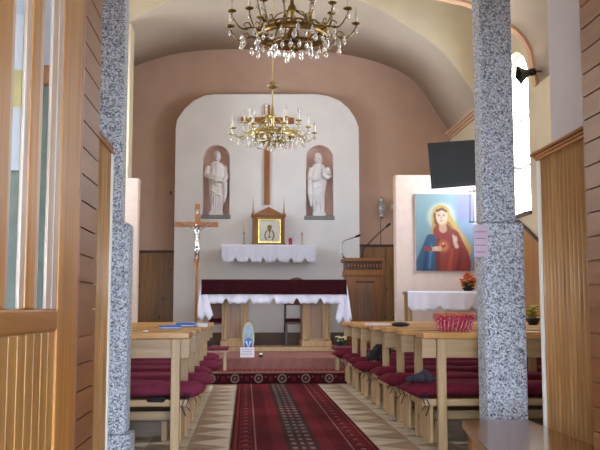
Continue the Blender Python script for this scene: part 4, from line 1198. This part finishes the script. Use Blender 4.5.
# ---------------------------------------------------------------- chandeliers
def chandelier(center, Rr, label, chain_top, mat, matd, nbot, seed, lift=0):
    r = thing('chandelier', label, 'chandelier', center, group='brass chandeliers')
    rr = random.Random(seed)
    k_ = Rr/.64
    band_r = .34*k_
    def ring(rad, z0, z1, name, m2):
        n_ = 48; b = MB()
        b.lathe([(rad, z0), (rad+.012, z0+.006), (rad+.005, (z0+z1)/2), (rad+.014, z1-.006), (rad, z1), (rad-.01, z1), (rad-.01, z0)], n_)
        b.f = b.f[:-2]; b.sm = b.sm[:-2]
        return b.build(name, m2, r)
    rb = ring(band_r, -.03, .035, 'brass_ring', mat)
    o_ = MB(); n_o = 192
    o_.tube([((band_r*1.02)*math.cos(2*PI*i/n_o), (band_r*1.02)*math.sin(2*PI*i/n_o), .045+.014*abs(math.sin(12*PI*i/n_o*2))) for i in range(n_o+1)], [.007+.006*abs(math.cos(24*PI*i/n_o)) for i in range(n_o+1)], 6)
    o_.build('ornament_band', mat, rb)
    ring(.19*k_, -.09, -.06, 'lower_ring', matd)
    # central baluster
    MB().lathe([(.004, -.14), (.02, -.125), (.035, -.1), (.03, -.08), (.02, -.07), (.045, -.03), (.05, .02), (.02, .08), (.016, .2), (.035, .24), (.045, .28), (.02, .32), (.012, .40), (.006, .44)], 16).build('baluster', matd, r)
    ct = chain_top
    ch = MB(); z = .43
    while z < ct-.06:
        ch.tube([(0, 0, z), (0, 0, z+.02)], .0065, 6); ch.sph((0, 0, z+.032), (.012, .006, .016), 6, 4); z += .042
    ch.tube([(0, 0, .42), (0, 0, ct-.03)], .004, 5)
    ch.build('chain', mat, r)
    MB().lathe([(.02, ct-.07), (.06, ct-.05), (.08, ct-.02), (.08, ct)], 16).build('ceiling_rose', mat, r)
    if nbot: MB().lathe([(.015, nbot-.04), (.035, nbot-.035), (.085, nbot-.01), (.085, nbot), (.04, nbot+.02), (.045, nbot+.05), (.015, nbot+.07)], 16).build('chain_cup', mat, r)
    def drop(p_, s_, par=None):
        b = MB(); b.lathe([(.002, 0), (.008, -.008), (.004, -.016), (.010, -.026), (.017, -.045), (.013, -.060), (.002, -.072)], 6)
        b.sm = [False]*len(b.f); b.xf(Matrix.Scale(s_, 4)); o = b.build('crystal_drop', m_crys, r, p_); return o
    proto = drop((0, 0, -.3), 1.0)
    def dropc(p_, s_):
        o = proto.copy(); COL.objects.link(o); o.parent = r; o.location = p_; o.scale = (s_, s_, s_)
    # spokes
    sp = MB()
    for i in range(6):
        a = 2*PI*i/6+.2
        sp.tube([(.02*math.cos(a), .02*math.sin(a), -.06), (.2*k_*math.cos(a), .2*k_*math.sin(a), -.08), (.30*k_*math.cos(a), .30*k_*math.sin(a), -.05), (band_r*math.cos(a), band_r*math.sin(a), -.02)], .011, 6)
        sp.tube([(.02*math.cos(a), .02*math.sin(a), .26), (.15*math.cos(a), .15*math.sin(a), .20), (.24*k_*math.cos(a), .24*k_*math.sin(a), .06), (band_r*math.cos(a), band_r*math.sin(a), .02)], .008, 6)
        sp.sph((.2*k_*math.cos(a), .2*k_*math.sin(a), -.08), .018, 8, 6)
    sp.build('spokes', matd, r)
    def arm(a, rad, z_end, r_start, z_start, n_drops):
        ca, sa = math.cos(a), math.sin(a)
        prof = []
        for i in range(11):
            t = i/10; q = r_start+(rad-r_start)*t
            z = z_start+(z_end-z_start)*t - .055*math.sin(t*PI)*1.0 + .035*math.sin(t*2*PI)
            prof.append((q*ca, q*sa, z))
        A = MB().tube(prof, [.010-.003*i/10 for i in range(11)], 7)
        # leaf scroll
        A.tube([(prof[3][0], prof[3][1], prof[3][2]), (prof[4][0], prof[4][1], prof[4][2]+.05), (prof[5][0], prof[5][1], prof[5][2]+.06), (prof[6][0], prof[6][1], prof[6][2]+.04), (prof[5][0], prof[5][1], prof[5][2]+.025)], [.007, .007, .006, .005, .003], 6)
        A.sph((prof[5][0], prof[5][1], prof[5][2]), (.024, .024, .014), 8, 5)
        A.tube([prof[-1], (rad*ca, rad*sa, z_end+.035)], .008, 6)
        ao = A.build('arm', mat, r)
        e = (rad*ca, rad*sa, z_end)
        MB().lathe([(.01, .02), (.036, .03), (.048, .04), (.044, .043), (.012, .036)], 14, e).build('drip_pan', matd, ao)
        MB().tube([(e[0], e[1], e[2]+.035), (e[0], e[1], e[2]+.135)], .0135, 10).build('candle_tube', m_candle, ao)
        MB().lathe([(.008, .135), (.012, .145), (.016, .165), (.012, .19), (.002, .215)], 10, e).build('bulb', m_bulb, ao)
        if n_drops:
            dropc((e[0], e[1], e[2]+.02), 1.15)
    for i in range(9):
        arm(2*PI*i/9+.05, Rr, .02+lift, band_r, 0, 1)
    for i in range(9):
        arm(2*PI*i/9+.28, Rr*.66, .15+lift, band_r*.8, .03, 1)
    for i in range(20):
        a = 2*PI*i/20; dropc(((band_r+.012)*math.cos(a), (band_r+.012)*math.sin(a), -.035), 1.1+.3*(i % 2))
    for i in range(14):
        a = 2*PI*i/14+.1; dropc((.19*k_*math.cos(a), .19*k_*math.sin(a), -.085), 1.2)
    for i in range(20):
        a = 2*PI*i/20+.05; q = (.47+.05*(i % 2))*k_; dropc((q*math.cos(a), q*math.sin(a), -.02-.01*(i % 3)), 1.25)
    dropc((0, 0, -.13), 1.3); proto.location = (.0, .1*k_, -.085)
    return r
def bulbmat():
    s = NT('frosted_clear_bulb'); s.b.inputs['Transmission Weight'].default_value = .55
    return s.done((.98, .97, .95, 1), .12)
m_bulb = bulbmat()
YN_, YF_ = 8.0, 11.3
pN = at(292, 36, YN_); pF = at(272.5, 136, YF_)
RN = (X(357, YN_, 40)-X(231, YN_, 40))/2; RF = (X(316.5, YF_, 140)-X(231.5, YF_, 140))/2
chandelier(pN, RN*1.03, 'large brass chandelier with crystal drops at the top, nearer of the two', 5.58-pN.z, m_brass_d, m_brass_d, 0, 1, .09)
chandelier(pF, RF, 'brass chandelier with white candles hanging before the white arch, farther one', 5.58-pF.z, m_brass, m_brass, Z(86, YF_, 273)-pF.z, 2)

# ---------------------------------------------------------------- light
w = bpy.data.worlds.new('sky'); scene.world = w; w.use_nodes = True
bg = w.node_tree.nodes['Background']
nt_ = w.node_tree
tc = nt_.nodes.new('ShaderNodeTexCoord'); sp = nt_.nodes.new('ShaderNodeSeparateXYZ'); rp = nt_.nodes.new('ShaderNodeValToRGB')
nt_.links.new(tc.outputs['Generated'], sp.inputs[0]); nt_.links.new(sp.outputs[2], rp.inputs[0])
rp.color_ramp.elements[0].position = 0; rp.color_ramp.elements[0].color = (1.0, .955, .87, 1)
rp.color_ramp.elements[1].position = .6; rp.color_ramp.elements[1].color = (.74, .84, .95, 1)
r2 = nt_.nodes.new('ShaderNodeValToRGB'); mr = nt_.nodes.new('ShaderNodeMapRange')
mr.inputs['From Min'].default_value = -1; mr.inputs['From Max'].default_value = 1
nt_.links.new(sp.outputs[1], mr.inputs['Value']); nt_.links.new(mr.outputs['Result'], r2.inputs[0])
r2.color_ramp.elements[0].position = .12; r2.color_ramp.elements[0].color = (1.5, 1.82, 2.3, 1)
r2.color_ramp.elements[1].position = .42; r2.color_ramp.elements[1].color = (1, 1, 1, 1)
mm_ = nt_.nodes.new('ShaderNodeMix'); mm_.data_type = 'RGBA'; mm_.blend_type = 'MULTIPLY'; mm_.inputs[0].default_value = 1
nt_.links.new(rp.outputs[0], mm_.inputs[6]); nt_.links.new(r2.outputs[0], mm_.inputs[7])
nt_.links.new(mm_.outputs[2], bg.inputs['Color'])
bg.inputs['Strength'].default_value = 11.0
def portal(name, loc, rot, sx, sy):
    l = bpy.data.lights.new(name, 'AREA'); l.shape = 'RECTANGLE'; l.size = sx; l.size_y = sy; l.cycles.is_portal = True
    o = bpy.data.objects.new(name, l); COL.objects.link(o); o.location = loc; o.rotation_euler = rot
for i, (y0, y1, z0, z1) in enumerate(wins_r):
    portal('daylight_portal', (XR+.32, (y0+y1)/2, (z0+z1)/2), (0, math.radians(90), 0), z1-z0, y1-y0)
for i, (y0, y1, z0, z1) in enumerate(wins_l):
    portal('daylight_portal', (XL-.32, (y0+y1)/2, (z0+z1)/2), (0, math.radians(-90), 0), z1-z0, y1-y0)
portal('daylight_portal', (.4, -2.85, 1.18), (math.radians(90), 0, 0), 4.0, 2.35)

vs_ = scene.view_settings
scene.display_settings.display_device = 'sRGB'
vs_.view_transform = 'Standard'; vs_.look = 'None'; vs_.gamma = 1; vs_.use_curve_mapping = False
vs_.exposure = 0.56
